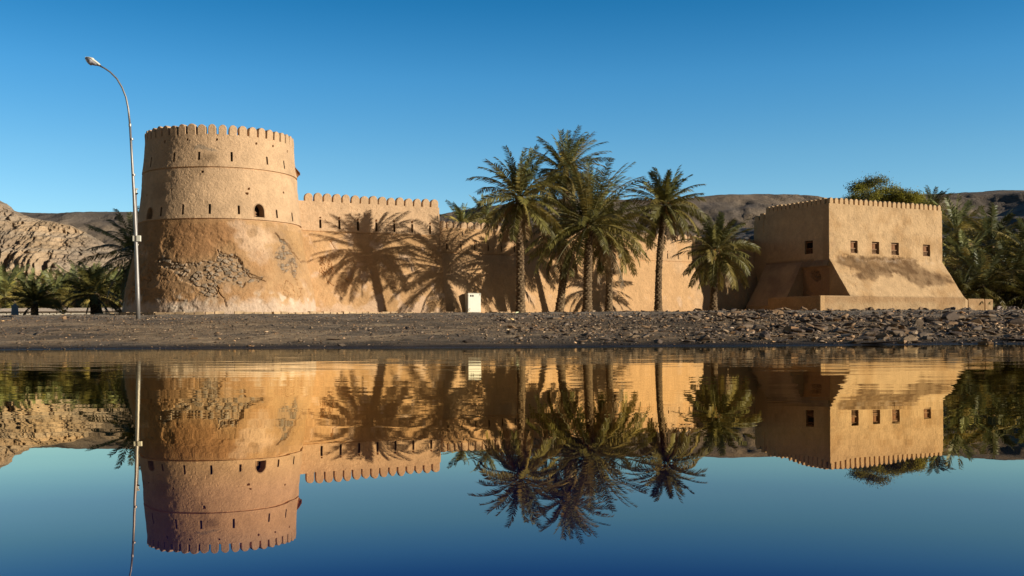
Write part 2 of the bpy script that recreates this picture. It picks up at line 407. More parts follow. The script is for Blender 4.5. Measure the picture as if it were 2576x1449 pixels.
def merlon_mesh(w, h, t, seed, mat=M_PLASTER, colr=LIGHT):
    """round-headed battlement tooth: x = width, y = thickness (front at -t/2), z from 0"""
    r = w / 2; pts = [(-r, -.06), (-r, (h - r) * .5)]
    for k in range(0, 11):
        a = math.pi - math.pi * k / 10; pts.append((r * math.cos(a), h - r * 1.08 + r * 1.08 * math.sin(a)))
    pts += [(r, (h - r) * .5), (r, -.06)]
    pts = np.array(pts); c = np.array([0, h * .45]); n = len(pts); V = []
    for y, sc in ((-t / 2, .86), (-t / 2 + .012, .965), (-t / 2 + .045, 1), (0, 1), (t / 2 - .045, 1), (t / 2 - .012, .965), (t / 2, .86)):
        q = c + (pts - c) * sc; q[0, 1] = q[-1, 1] = -.06
        for x, z in q: V.append((x, y, z))
    rings = 7
    fl = []
    for a in range(rings - 1):
        for k in range(n - 1): fl.append((a * n + k, a * n + k + 1, (a + 1) * n + k + 1, (a + 1) * n + k))
    cf = len(V); V.append((0, -t / 2 - .004, h * .45)); V.append((0, t / 2 + .004, h * .45))
    for k in range(n - 1):
        fl.append((k + 1, k, cf)); fl.append(((rings - 1) * n + k, (rings - 1) * n + k + 1, cf + 1))
    fl += [(0, n - 1, cf), ((rings - 1) * n + n - 1, (rings - 1) * n, cf + 1)] + [(a * n + n - 1, a * n, (a + 1) * n, (a + 1) * n + n - 1) for a in range(rings - 1)]
    V = np.array(V); V = V + .014 * np.stack([fbm(V + seed * 9.1, .22, 2, seed + q) for q in range(3)], -1)
    col = np.tile(colr, (len(V), 1)) * (1 + .10 * fbm(V + seed * 3.3, .3, 2, seed))[:, None]
    return mesh_np("merlon", V, fl, mat, col, False)

# ------------------------------------------------------------------ round tower
TC = np.array([-16.0, 57.0])
TPROF = [(5.16, .9), (5.13, 1.6), (5.0, 2.6), (4.78, 3.6), (4.57, 4.55), (4.42, 5.4), (4.34, 6.09), (4.265, 6.11), (4.265, 6.155), (4.35, 6.18), (4.25, 7.0),
         (4.13, 8.1), (4.10, 8.76), (4.03, 8.78), (4.03, 8.825), (4.11, 8.85), (4.0, 9.7), (3.94, 10.54)]
def tower_R(z):
    return np.interp(z, [p[1] for p in TPROF], [p[0] for p in TPROF])
def tower_hit(px, py):
    p = np.array(P(px, py, 1.0)); d = p - np.array([0, 0, EYE]); z = 6.0
    for _ in range(8):
        r = float(tower_R(z)); a = d[0] ** 2 + d[1] ** 2; b_ = -2 * (d[0] * TC[0] + d[1] * TC[1]); c = TC @ TC - r * r
        D = b_ * b_ - 4 * a * c
        s = (-b_ - math.sqrt(max(D, 0))) / (2 * a); z = EYE + d[2] * s
    return math.atan2(d[0] * s - TC[0], -(d[1] * s - TC[1])), z      # theta: 0 faces -Y, positive towards +X
def z2(x, y): return ((x / 3.22 + 440) * .67083, (y / 3.22 + 420) * .67083)
slits = []
for x, y0, y1 in [(412, 545, 665), (690, 487, 600), (988, 480, 578), (1380, 482, 597), (1806, 540, 632), (2007, 587, 682), (2150, 645, 745),
                  (532, 1147, 1255), (795, 1115, 1237), (1117, 1110, 1230), (1466, 1130, 1235), (1922, 1180, 1280), (2105, 1215, 1320)]:
    th, za = tower_hit(*z2(x, y0)); _, zb = tower_hit(*z2(x, y1)); slits.append((th, min(zb, za - .42), za))
archs = []
for x, y0, y1, wd in [(400, 1155, 1290, .50), (1708, 1112, 1268, .55)]:
    th, za = tower_hit(*z2(x, y0)); _, zb = tower_hit(*z2(x, y1)); archs.append((th, zb, za, wd))
holes = [tower_hit(*z2(*q)) for q in [(572, 358), (843, 330), (1198, 333), (1680, 382), (1880, 415), (2053, 475), (652, 935), (1585, 925), (1567, 983), (2007, 973), (358, 1000), (1018, 720), (1030, 722)]]
th_edges = []
for th, a, b_ in slits:
    hw = .055 / 4.1; th_edges += [th - hw, th + hw]
for th, a, b_, wd in archs:
    hw = wd / 2 / 4.25; th_edges += [th - hw, th + hw]
ths = np.concatenate([glines(-1.75, 1.75, .0105, th_edges), np.linspace(1.75, 2 * math.pi - 1.75, 60)[1:-1]])
rows = []
zed = [z for s_ in slits for z in s_[1:3]] + [z for a_ in archs for z in a_[1:3]]
for (r0, z0), (r1, z1) in zip(TPROF[:-1], TPROF[1:]):
    Ls = math.hypot(r1 - r0, z1 - z0); ks = glines(0., 1., .045 / Ls, [(z - z0) / (z1 - z0) for z in zed if z0 < z < z1 and Ls > .1])
    rows += [(r0 + k * (r1 - r0), z0 + k * (z1 - z0)) for k in ks[:-1]]
rows.append(TPROF[-1]); nfr = len(rows); rows = np.array(rows + [(3.5, 10.54), (3.5, 9.6)])
TH, B = np.meshgrid(ths, np.arange(len(rows)), indexing='ij'); Rr = rows[B, 0]; Zr = rows[B, 1]
V0 = np.stack([TC[0] + np.sin(TH) * Rr, TC[1] - np.cos(TH) * Rr, Zr], -1)
px, py = proj(V0); vis = (np.abs(TH) < 1.6)
wx = px + 9 * fbm(V0, .7, 3, 31) + 3 * fbm(V0, .16, 2, 33); wy = py + 9 * fbm(V0, .7, 3, 32) + 3 * fbm(V0, .16, 2, 34)
rub1 = poly_sd(wx, wy, [(545, 655), (555, 628), (578, 641), (592, 643), (618, 672), (636, 688), (662, 698), (655, 712), (622, 712), (612, 728), (596, 716), (560, 712), (548, 716), (548, 752), (520, 742), (490, 722), (452, 706), (440, 680), (432, 655), (470, 662), (505, 660)])
rub2 = poly_sd(wx, wy, [(700, 590), (712, 600), (722, 612), (738, 640), (752, 662), (748, 690), (738, 700), (728, 680), (712, 690), (700, 672), (690, 650), (698, 620)])
rub3 = poly_sd(wx, wy, [(392, 650), (410, 636), (440, 655), (452, 690), (425, 680), (400, 672)])
rub = np.maximum(np.maximum(rub1, rub2), rub3 - 2); rm = sstep(-.5, 2.5, rub) * vis
f1, f2, idr = voronoi(V0 * np.array([1, 1, 1.7]) + .05 * fbm(V0, .25, 3, 40)[..., None], .29, 50)
stone = sstep(.03, .28, f2 - f1) * (idr > .34 + .35 * fbm(V0, .6, 2, 47))
d = disp_plaster(V0, 1.0) - fbm(V0, 1.6, 3, 11) * .03
d = d + fbm(V0, .12, 2, 60) * .010 * sstep(.0, .4, fbm(V0, 1.5, 2, 61) + .3)
thick = .07 * sstep(6.1, 5.2, Zr)
d = np.where(Zr < 6.1, d, d * .75)
d = d - rm * (.085 - stone * .085 * (.45 + .75 * idr) - .02 * fbm(V0, .14, 3, 48))
# cracks and spalled lower skin
cr = line_d(wx, wy, [(548, 628), (556, 640), (578, 648), (596, 652), (612, 678), (632, 698), (655, 702), (668, 708)])
cr2 = line_d(wx, wy, [(695, 590), (704, 598), (722, 610), (737, 634), (752, 652), (766, 660)])
cr3 = line_d(wx, wy, [(548, 720), (552, 742), (562, 758), (570, 768)]); cr4 = line_d(wx, wy, [(738, 655), (734, 668), (736, 690)])
crk = np.minimum(np.minimum(cr, cr2), np.minimum(cr3, cr4)); d = d - .07 * (1 - sstep(.8, 2.2, crk)) * vis
spall = np.abs(fbm(V0, .55, 3, 70)); lowz = sstep(4.4, 3.4, Zr) * sstep(1.3, 1.9, Zr)
d = d + sstep(6.1, 5.0, Zr) * (fbm(V0, .22, 4, 76, .6) * .03 - .045 * sstep(.08, .3, fbm(V0, .8, 4, 77))) * (1 - rm)
d = d - .055 * (1 - sstep(.012, .05, spall)) * lowz * (1 - rm) * sstep(-.1, .3, fbm(V0, 1.4, 2, 71))
for hth, hz in holes:
    d = np.where((np.hypot((TH - hth) * 4.1, Zr - hz) < .052), -.22, d)
d = np.where(B < nfr, d, 0)
for th, a, b_ in slits: d = np.where((np.abs(TH - th) < .035) & (Zr > a - .06) & (Zr < b_ + .06), np.clip(d, -.01, .02), d)
for th, a, b_, wd in archs: d = np.where((np.abs(TH - th) < wd / 2 / 4.2 + .03) & (Zr > a - .08) & (Zr < b_ + .08), np.clip(d, -.01, .01), d)
V = V0.copy(); V[..., 0] += np.sin(TH) * d; V[..., 1] -= np.cos(TH) * d
# colours of the renders and stains
c = np.broadcast_to(LIGHT, V.shape).copy()
big = fbm(V0, 1.3, 4, 80); fine = fbm(V0, .35, 3, 81)
c = lerp(c, LIGHT * .82, sstep(.0, .5, big) * .8)
st = np.exp(-(((wx - 525) / 26) ** 2 + ((wy - 398) / 14) ** 2)) + .7 * np.exp(-(((wx - 500) / 16) ** 2 + ((wy - 425) / 26) ** 2))
c = lerp(c, [.28, .18, .10], np.clip(st, 0, 1) * .8)
st2 = poly_sd(wx, wy, [(488, 366), (520, 362), (545, 372), (548, 380), (515, 376), (492, 378)]); c = lerp(c, [.27, .21, .15], sstep(0, 4, st2) * .7)
d = None
low = sstep(6.15, 6.12, Zr)
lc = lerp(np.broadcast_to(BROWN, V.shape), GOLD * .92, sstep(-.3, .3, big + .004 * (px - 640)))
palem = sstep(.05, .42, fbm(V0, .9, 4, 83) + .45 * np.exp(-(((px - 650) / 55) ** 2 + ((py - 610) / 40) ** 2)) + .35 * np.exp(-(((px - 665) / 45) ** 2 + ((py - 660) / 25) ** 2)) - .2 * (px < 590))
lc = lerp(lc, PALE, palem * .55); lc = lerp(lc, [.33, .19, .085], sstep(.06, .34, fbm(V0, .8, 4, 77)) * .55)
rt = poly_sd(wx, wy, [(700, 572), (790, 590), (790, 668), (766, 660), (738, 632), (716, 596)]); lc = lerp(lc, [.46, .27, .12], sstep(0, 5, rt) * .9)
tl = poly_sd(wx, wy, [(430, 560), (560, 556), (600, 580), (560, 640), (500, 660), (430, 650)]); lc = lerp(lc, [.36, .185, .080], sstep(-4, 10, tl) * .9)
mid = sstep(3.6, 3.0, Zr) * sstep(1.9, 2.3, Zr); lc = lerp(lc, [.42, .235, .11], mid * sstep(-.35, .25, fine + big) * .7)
foot = sstep(2.15, 1.7, Zr + .35 * fine + .3 * big); lc = lerp(lc, [.66, .52, .40], foot * .6)
lc = lerp(lc, [.70, .55, .40], sstep(.25, .5, fbm(V0, .5, 3, 88)) * sstep(2.6, 2.1, Zr) * .8)
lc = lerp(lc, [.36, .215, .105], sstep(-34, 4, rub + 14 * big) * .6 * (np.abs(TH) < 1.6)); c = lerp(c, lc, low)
sm = .55 + .8 * idr; stc = np.stack([.29 * sm, .215 * sm, .145 * sm], -1)
stc = lerp(np.broadcast_to([.38, .24, .13], V.shape), stc, np.clip(stone * 1.5, 0, 1)); c = c * (1 - rm[..., None]) + stc * rm[..., None]
c = lerp(c, [.16, .10, .055], (1 - sstep(.5, 2., crk)) * vis * .6)
c = c * (1 + .10 * fine[..., None])
nr = len(rows); nt_ = len(ths)
i, j = np.meshgrid(np.arange(nt_), np.arange(nr - 1), indexing='ij'); a = (i * nr + j).ravel(); b2 = (((i + 1) % nt_) * nr + j).ravel()
Fq = np.stack([a, b2, b2 + 1, a + 1], -1)
thn = np.concatenate([ths[1:], [ths[0] + 2 * math.pi]]); tc = ((ths + thn) / 2)[i.ravel()]; zc = (rows[j.ravel(), 1] + rows[j.ravel() + 1, 1]) / 2
keep = np.ones(len(Fq), bool); fr_ = j.ravel() < nfr - 1
for th, z0, z1 in slits: keep &= ~(fr_ & (np.abs(tc - th) < .055 / 4.1) & (zc > z0) & (zc < z1))
def arch_in(x, z, wd, z0, z1):
    r = wd / 2; zs = z1 - r * 1.25
    return (z > z0) & (np.abs(x) < r) & ((z < zs) | ((x / r) ** 2 + ((z - zs) / (z1 - zs)) ** 2 < 1))
for th, z0, z1, wd in archs: keep &= ~(fr_ & arch_in((tc - th) * 4.25, zc, wd, z0, z1))
tower = thing("round_tower", "tall round mud-plaster tower with flared base and patches of exposed rubble", "tower", (TC[0], TC[1], 1.2))
TI = Vector((-TC[0], -TC[1], -1.2))
fl = Fq[keep].tolist(); fl.append([k * nr + nr - 1 for k in range(nt_)])
Vt = V.reshape(-1, 3) + np.array(TI)
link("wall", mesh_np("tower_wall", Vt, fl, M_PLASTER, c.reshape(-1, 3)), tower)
def tframe(th, z):                       # local frame on tower face: x = along the wall, y = into the tower
    r = float(tower_R(z)); return Matrix.Translation((math.sin(th) * r, -math.cos(th) * r, z - 1.2)) @ Matrix.Rotation(th, 4, 'Z')
for th, z0, z1 in slits:
    Mx = tframe(th, (z0 + z1) / 2); h2 = (z1 - z0) / 2 + .012; w2_ = .067; r0 = float(tower_R(z0)); r1 = float(tower_R(z1)); dl = (r0 - r1) / 2
    V = [Mx @ Vector(p) for p in [(-w2_, .012 - dl, -h2), (w2_, .012 - dl, -h2), (w2_, .012 + dl, h2), (-w2_, .012 + dl, h2), (-w2_, .5, -h2), (w2_, .5, -h2), (w2_, .5, h2), (-w2_, .5, h2)]]
    me = mesh_np("arrow_slit", V, [(0, 1, 5, 4), (1, 2, 6, 5), (2, 3, 7, 6), (3, 0, 4, 7), (4, 5, 6, 7)], M_REVEAL); me.materials.append(M_DARK); me.polygons[4].material_index = 1
    link("arrow_slit", me, tower)
for q, (th, z0, z1, wd) in enumerate(archs):
    r = wd / 2; zs = z1 - r * 1.25; zm = (z0 + z1) / 2; Mx = tframe(th, zm)
    out = [(-r, z0)] + [(-r, z0 + (zs - z0) * k / 3) for k in (1, 2)] + [(r * math.cos(math.pi - math.pi * k / 14), zs + (z1 - zs) * math.sin(math.pi * k / 14)) for k in range(15)] + [(r, z0 + (zs - z0) * k / 3) for k in (2, 1)] + [(r, z0)]
    V = []; n = len(out)
    for sc, dep in ((1.13, .03), (1.12, -.018), (1.0, -.012), (1.0, .55)):
        for x, z in out:
            zz = z0 + .0 + (z - z0) * (1 + (sc - 1) * .6) - (0 if dep > .1 else 0)
            V.append(Mx @ Vector((x * sc, dep - (tower_R(zm) - tower_R(zz)) * 0 + (float(tower_R(zm)) - float(tower_R(zz))) * (1 if dep < .1 else 0), zz - zm)))
    fl = []
    for a in range(3):
        for k in range(n): fl.append((a * n + k, a * n + (k + 1) % n, (a + 1) * n + (k + 1) % n, (a + 1) * n + k))
    fl.append([3 * n + k for k in range(n)])
    me = mesh_np("arched_window", V, fl, M_REVEAL); me.materials.append(M_DARK); me.polygons[len(fl) - 1].material_index = 1
    w_ = link("arched_window", me, tower)
    mb = MB()
    for zz in (z0 + .12, z0 + .26): 
        c0 = Mx @ Vector((-r * .35, .4, zz - zm)); mb.box(c0, (r * 1.2, .04, .035), th)
    c0 = Mx @ Vector((-r * .1, .4, (z0 + zs) / 2 - zm)); mb.box(c0, (.04, .045, zs - z0), th)
    mb.build("wooden_bar", M_WOOD2, w_)
NM = 47
mms = [merlon_mesh(.425, .53, .34, s_, colr=LIGHT * .98) for s_ in range(5)]
for k in range(NM):
    th = 2 * math.pi * k / NM + .03; o = link("merlon", mms[k % 5], tower); r = 3.94 - .165
    o.location = (math.sin(th) * r, -math.cos(th) * r, 10.54 - 1.2); o.rotation_euler = (random.gauss(0, .02), random.gauss(0, .025), th); o.scale = (random.uniform(.94, 1.04), 1, random.uniform(.93, 1.04))
# wooden hood on the right flank
th = R(101); Mx = tframe(th, 9.1); mb = MB()
V = [Mx @ Vector(p) for p in [(-.35, .1, .42), (.35, .1, .42), (.4, -.20, .06), (-.4, -.20, .06), (-.35, .1, .36), (.35, .1, .36), (.38, -.18, .01), (-.38, -.18, .01), (-.3, -.15, .02), (.3, -.15, .02), (.3, .1, -.28), (-.3, .1, -.28)]]
mb.add(V, [(0, 3, 2, 1), (4, 5, 6, 7), (0, 1, 5, 4), (2, 3, 7, 6), (1, 2, 6, 5), (3, 0, 4, 7), (8, 9, 10, 11), (4, 8, 11), (5, 10, 9)]); mb.build("wooden_hood", M_WOOD, tower)

# ------------------------------------------------------------------ curtain walls
def wall_t(px, O, ang):                 # distance along a wall for a photograph column (at mid height)
    k = (px - 1288) / F + .0008; ux, uy = math.cos(ang), math.sin(ang)
    return (k * O[1] - O[0]) / (ux - k * uy)
def wall_z(py, px, O, ang, off=0):
    t = wall_t(px, O, ang); y = O[1] + math.sin(ang) * t - math.cos(ang) * off
    return P(px, py, y)[2]
# high wall
A1 = R(27.5); O1 = np.array([-14.3, 58.85]); L1 = wall_t(1104, O1, A1)
z4 = lambda x, y: ((x / 2.786 + 1100) * .67083, (y / 2.786 + 680) * .67083)
TOP1 = wall_z(501.5, 1100, O1, A1); MH = .50
op1 = []; hol1 = []
for x, y0, y1 in [(275, 400, 490), (474, 408, 502), (668, 420, 517), (860, 430, 525), (1048, 440, 533), (1235, 448, 537), (1420, 462, 548)]:
    qx, qy = z4(x, y0); _, qb = z4(x, y1); t = wall_t(qx, O1, A1); op1.append((t - .065, t + .065, wall_z(qb, qx, O1, A1), wall_z(qy, qx, O1, A1)))
    hol1.append((t, op1[-1][3] + .11))
STR1 = 6.17
prof1 = [(1.05, .9), (.98, 1.6), (.72, 3.0), (.42, 4.6), (.12, 6.13), (.06, 6.145), (.06, 6.185), (.10, 6.2), (0, 8.44 - MH)]
def extra1(V, px, py, A, z):
    d = np.zeros_like(px)
    for t, zz in hol1: d = np.where(np.hypot(A - t, z - zz) < .055, -.2, d)
    wx = px + 5 * fbm(V, .4, 3, 31); wy = py + 5 * fbm(V, .4, 3, 32)
    for ln in ([(820, 698), (826, 708), (838, 716)], [(870, 702), (878, 712), (885, 705)], [(826, 606), (838, 618), (845, 628)]):
        d = d - .05 * (1 - sstep(.8, 2.2, line_d(wx, wy, ln)))
    f1, f2, idr = voronoi(V, .2, 55); rb = sstep(0, 4, poly_sd(wx, wy, [(800, 640), (830, 650), (842, 690), (800, 695)]))
    return d - rb * .06 * (1 - sstep(.04, .3, f2 - f1))
def col1(V, px, py, A, z):
    big = fbm(V, 1.2, 4, 90); fi = fbm(V, .3, 3, 91)
    c = lerp(np.broadcast_to(GOLD * 1.0, V.shape), LIGHT, sstep(6.15, 6.3, z))
    lo = sstep(6.15, 6.1, z)
    c = lerp(c, [.44, .255, .115], lo * sstep(-.25, .3, big) * .85)
    c = lerp(c, PALE, lo * sstep(.15, .5, fbm(V, .6, 4, 93) + .5 * sstep(2.2, 1.4, z)) * .7)
    c = lerp(c, [.45, .29, .14], sstep(-2.2, 1, -A + 1.5 * big) * sstep(7.2, 6.4, z + .5 * big) * .6)
    return c * (1 + .09 * fi[..., None])
hw = thing("curtain_wall", "tall crenellated mud-plaster wall joining the round tower, with seven arrow slits", "wall", (O1[0], O1[1], 1.2))
def reparent(o, p):                     # keep world-space mesh, parent without moving
    o.matrix_parent_inverse = p.matrix_basis.inverted() if False else Matrix.LocRotScale(p.location, p.rotation_euler, (1, 1, 1)).inverted()
def rp(p): 
    for ch in p.children: 
        reparent(ch, p)
panel("wall", hw, O1, A1, L1, prof1, 1.2, op1, col1, extra=extra1)
for o_ in op1: recess("arrow_slit", hw, O1, A1, *o_)
def merlon_row(parent, O, ang, Lr, ztop, mh, n, w, t=.34, colr=LIGHT, z_of=None, flip=0):
    u = np.array([math.cos(ang), math.sin(ang)]); nn = np.array([math.sin(ang), -math.cos(ang)])
    ms_ = [merlon_mesh(w, mh, t, 10 + s_, colr=colr) for s_ in range(4)]
    for k in range(n):
        tt = (k + .5) / n * Lr; o = link("merlon", ms_[k % 4], parent)
        o.location = (O[0] + u[0] * tt - nn[0] * (t / 2), O[1] + u[1] * tt - nn[1] * (t / 2), ztop); o.rotation_euler = (random.gauss(0, .02), random.gauss(0, .025), ang); o.scale = (random.uniform(.94, 1.03), 1, random.uniform(.92, 1.04))
t0 = wall_t(765, O1, A1)
merlon_row(hw, O1 + t0 * np.array([math.cos(A1), math.sin(A1)]), A1, L1 - t0, 8.44 - MH, MH, 15, (L1 - t0) / 15 * .86, colr=LIGHT * .97)
rp(hw)
# long lower wall
A2 = R(33); O2 = np.array([-5.35, 64.0]); L2 = wall_t(1937, O2, A2); MH2 = .44; Z2 = 7.24
ta = wall_t(1122, O2, A2); tb = wall_t(1325, O2, A2); dt = (tb - ta) / 6; op2 = []; hol2 = []
k = 0
while ta + k * dt < L2 - .6:
    t = ta + k * dt; op2.append((t - .05, t + .05, 5.42, 5.80)); hol2.append((t, 5.92)); k += 1
prof2 = [(1.0, .9), (.93, 1.7), (.62, 3.1), (.3, 4.5), (.09, 5.18), (.03, 5.195), (.03, 5.235), (.07, 5.25), (0, Z2 - MH2)]
def extra2(V, px, py, A, z):
    d = np.zeros_like(px)
    for t, zz in hol2: d = np.where(np.hypot(A - t, z - zz) < .045, -.15, d)
    return d
def col2(V, px, py, A, z):
    big = fbm(V, 1.5, 4, 95); fi = fbm(V, .3, 3, 96)
    c = lerp(np.broadcast_to(GOLD, V.shape), LIGHT * .97, sstep(.0, .5, big) * .6)
    c = lerp(c, [.40, .235, .11], sstep(2.3, 1.7, z + .4 * big) * sstep(-.1, .4, fbm(V, 2.5, 3, 97) + .2) * .65)
    c = lerp(c, PALE, sstep(.25, .55, fbm(V, .8, 3, 98)) * sstep(3.5, 2.5, z) * .5)
    return c * (1 + .09 * fi[..., None])
lw = thing("curtain_wall", "long lower crenellated mud-plaster wall behind the row of date palms", "wall", (O2[0], O2[1], 1.2))
panel("wall", lw, O2, A2, L2, prof2, 1.1, op2, col2, extra=extra2, step=.06)
for o_ in op2: recess("arrow_slit", lw, O2, A2, *o_)
merlon_row(lw, O2, A2, L2, Z2 - MH2, MH2, 60, L2 / 60 * .87, colr=LIGHT * .96)
rp(lw)

# ------------------------------------------------------------------ corner fort building
AB = R(28); AL = R(27); C0 = np.array([22.25, 72.4])
ub = np.array([math.cos(AB), math.sin(AB)]); nb = np.array([math.sin(AB), -math.cos(AB)])
ul = np.array([math.sin(AL), -math.cos(AL)])        # left face runs from its far end towards the corner
LF = 6.62; OLF = C0 - ul * LF; ANGL = math.atan2(ul[1], ul[0]); nl = np.array([math.sin(ANGL), -math.cos(ANGL)])
BT = 9.10; MHB = .44; LB = 11.5
z7 = lambda x, y: ((x / 2.337 + 2740) * .67083, (y / 2.337 + 620) * .67083)
fort = thing("fort_building", "square crenellated mud-plaster building with four shuttered windows and sloping base", "building", (C0[0], C0[1], 1.2))
opb = []
for x0, x1, y0, y1 in [(1043, 1106, 660, 770), (1231, 1294, 670, 778), (1401, 1467, 678, 787), (1678, 1741, 695, 798)]:
    a0, b0 = z7(x0, y0); a1, b1 = z7(x1, y1)
    opb.append((wall_t(a0, C0, AB) + .03, wall_t(a1, C0, AB) + .03, wall_z(b1, (a0 + a1) / 2, C0, AB), wall_z(b0, (a0 + a1) / 2, C0, AB)))
def colb(V, px, py, A, z):
    big = fbm(V, 1.3, 4, 100); fi = fbm(V, .3, 3, 101)
    c = lerp(np.broadcast_to(SAND, V.shape), SAND * np.array([.80, .74, .66]), sstep(-.1, .4, big) * .9); c = lerp(c, SAND * .68, sstep(.25, .5, fbm(V, .45, 4, 133)) * .5)
    c = lerp(c, SAND * .84, sstep(8.6, 9.0, z + .3 * big) * .4)
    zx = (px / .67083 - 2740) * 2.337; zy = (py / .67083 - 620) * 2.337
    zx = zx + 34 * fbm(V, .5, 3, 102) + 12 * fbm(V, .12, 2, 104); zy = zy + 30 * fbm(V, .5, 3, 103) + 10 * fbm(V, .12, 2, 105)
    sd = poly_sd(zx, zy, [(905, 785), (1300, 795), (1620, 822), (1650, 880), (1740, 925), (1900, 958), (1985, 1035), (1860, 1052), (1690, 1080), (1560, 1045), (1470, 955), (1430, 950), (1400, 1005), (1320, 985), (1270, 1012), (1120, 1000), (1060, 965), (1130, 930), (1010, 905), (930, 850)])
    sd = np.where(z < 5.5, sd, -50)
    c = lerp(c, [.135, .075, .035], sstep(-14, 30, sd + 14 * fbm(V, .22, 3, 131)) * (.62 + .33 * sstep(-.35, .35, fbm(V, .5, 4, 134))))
    lip = (1 - sstep(1.5, 5, np.abs(zy - 838))) * (zx > 1180) * (zx < 1610); c = lerp(c, PALE, lip * .25)
    c = c * (1 - .20 * sstep(2.60, 2.50, z + .05 * fi))[..., None]; pl = sstep(2.54, 2.45, z - .03 * big); c = lerp(c, [.33, .19, .09], pl * sstep(1.9, 2.25, z + .25 * fi + .2 * big) * .6)
    c = lerp(c, [.56, .44, .32], sstep(4.9, 5.15, z) * sstep(5.5, 5.25, z) * sstep(.1, .4, fi) * .22)
    return c * (1 + .11 * fi[..., None])
def extrab(V, px, py, A, z):
    f1, f2, idr = voronoi(V, .16, 77)
    band = sstep(5.15, 5.25, z) * sstep(5.62, 5.5, z) * sstep(.15, .5, fbm(V, .5, 3, 107)) * (A > .5) * (A < 8.4)
    d = -band * .05 * (1 - sstep(.05, .3, f2 - f1)) - band * .02
    ck = np.abs(fbm(V, 1.1, 3, 109)); d = d - .02 * (1 - sstep(.004, .016, ck)) * (z < 5.2)
    return d
profb = [(2.06, .9), (2.0, 2.50), (1.90, 2.58), (.12, 5.08), (.02, 5.24), (0, BT)]
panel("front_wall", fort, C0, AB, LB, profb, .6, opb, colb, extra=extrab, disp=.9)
def coll(V, px, py, A, z):
    big = fbm(V, 1.5, 4, 110); fi = fbm(V, .3, 3, 111)
    c = lerp(np.broadcast_to(SAND * .96, V.shape), SAND * .8, sstep(.0, .5, big) * .7)
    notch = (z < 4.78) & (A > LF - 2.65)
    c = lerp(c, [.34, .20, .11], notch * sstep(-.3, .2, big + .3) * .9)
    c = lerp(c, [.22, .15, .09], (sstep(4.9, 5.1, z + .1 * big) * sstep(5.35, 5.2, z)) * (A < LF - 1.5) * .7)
    q = sstep(.50, .42, np.hypot((A - (LF - 1.25)) * .9 + .25 * (z - 4.05), z - 4.05) + .22 * big)
    f1, f2, idr = voronoi(V, .17, 112); return c * (1 + .1 * fi[..., None]) * (1 - q[..., None] * .22 * (1 - .8 * idr[..., None]))
def extral(V, px, py, A, z):
    q = sstep(.50, .42, np.hypot((A - (LF - 1.25)) * .9 + .25 * (z - 4.05), z - 4.05) + .22 * fbm(V, 1.5, 4, 110)); f1, f2, idr = voronoi(V, .17, 112)
    return -q * (.12 - .1 * sstep(.04, .3, f2 - f1))
wl0 = z7(645, 665); wl1 = z7(716, 780)
def lt(px): return wall_t(px, OLF, ANGL)
opl = [(lt(wl0[0]) + .02, lt(wl1[0]) + .02, wall_z(wl1[1], wl0[0], OLF, ANGL), wall_z(wl0[1], wl0[0], OLF, ANGL))]
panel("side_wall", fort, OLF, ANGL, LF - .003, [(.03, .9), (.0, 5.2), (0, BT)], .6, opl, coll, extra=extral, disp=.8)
# rest of the shell
mb = MB(); pa = C0 + ub * LB; pb = pa - nb * (LF + 0.6); pc = C0 - nb * (LF + .6) + (OLF - (C0 - nb * LF)) 
def prism(mb, pts, z0, z1):
    n = len(pts); V = [(p[0], p[1], z0) for p in pts] + [(p[0], p[1], z1) for p in pts]
    mb.add(V, [tuple(range(n))[::-1], tuple(range(n, 2 * n))] + [(k, (k + 1) % n, n + (k + 1) % n, n + k) for k in range(n)])
ins = .61
prism(mb, [C0 + ub * ins - nb * ins, pa - ub * .02 - nb * ins, pb - ub * .02, pc + ub * ins], .9, BT - .9)
mb.build("roof_block", M_PLASTER, fort, col=SAND * .9)
mb = MB()   # rear stretch, a little lower, seen past the side wall
q0 = OLF - ul * .003; q1 = OLF - ul * 1.35
prism(mb, [q0 - nl * .02, q0 - nl * 4.2, q1 - nl * 4.2, q1 - nl * .02], .9, 8.58)
mb.build("rear_wall", M_PLASTER, fort, col=SAND * .92)
merlon_row(fort, q1 - nl * .02, ANGL, 1.32, 8.58, .42, 2, .50, colr=SAND)
prism_b = MB()   # right side wall and back parapet
prism(prism_b, [pa + ub * .0 - nb * .605, pa - nb * (LF + .6), pa - nb * (LF + .6) - ub * .35, pa - nb * .605 - ub * .35], BT - 1.5, BT)
prism(prism_b, [pb - nb * .0 - ub * .36, pc, pc + nb * .35, pb + nb * .35 - ub * .36], BT - 1.5, BT - .02)
prism_b.build("parapet", M_PLASTER, fort, col=SAND * .95)
merlon_row(fort, C0 + ub * .02, AB, LB - .04, BT, MHB, 24, (LB) / 24 * .72, colr=SAND)
merlon_row(fort, OLF, ANGL, LF - .36, BT, MHB, 14, (LF) / 14 * .80, colr=SAND)
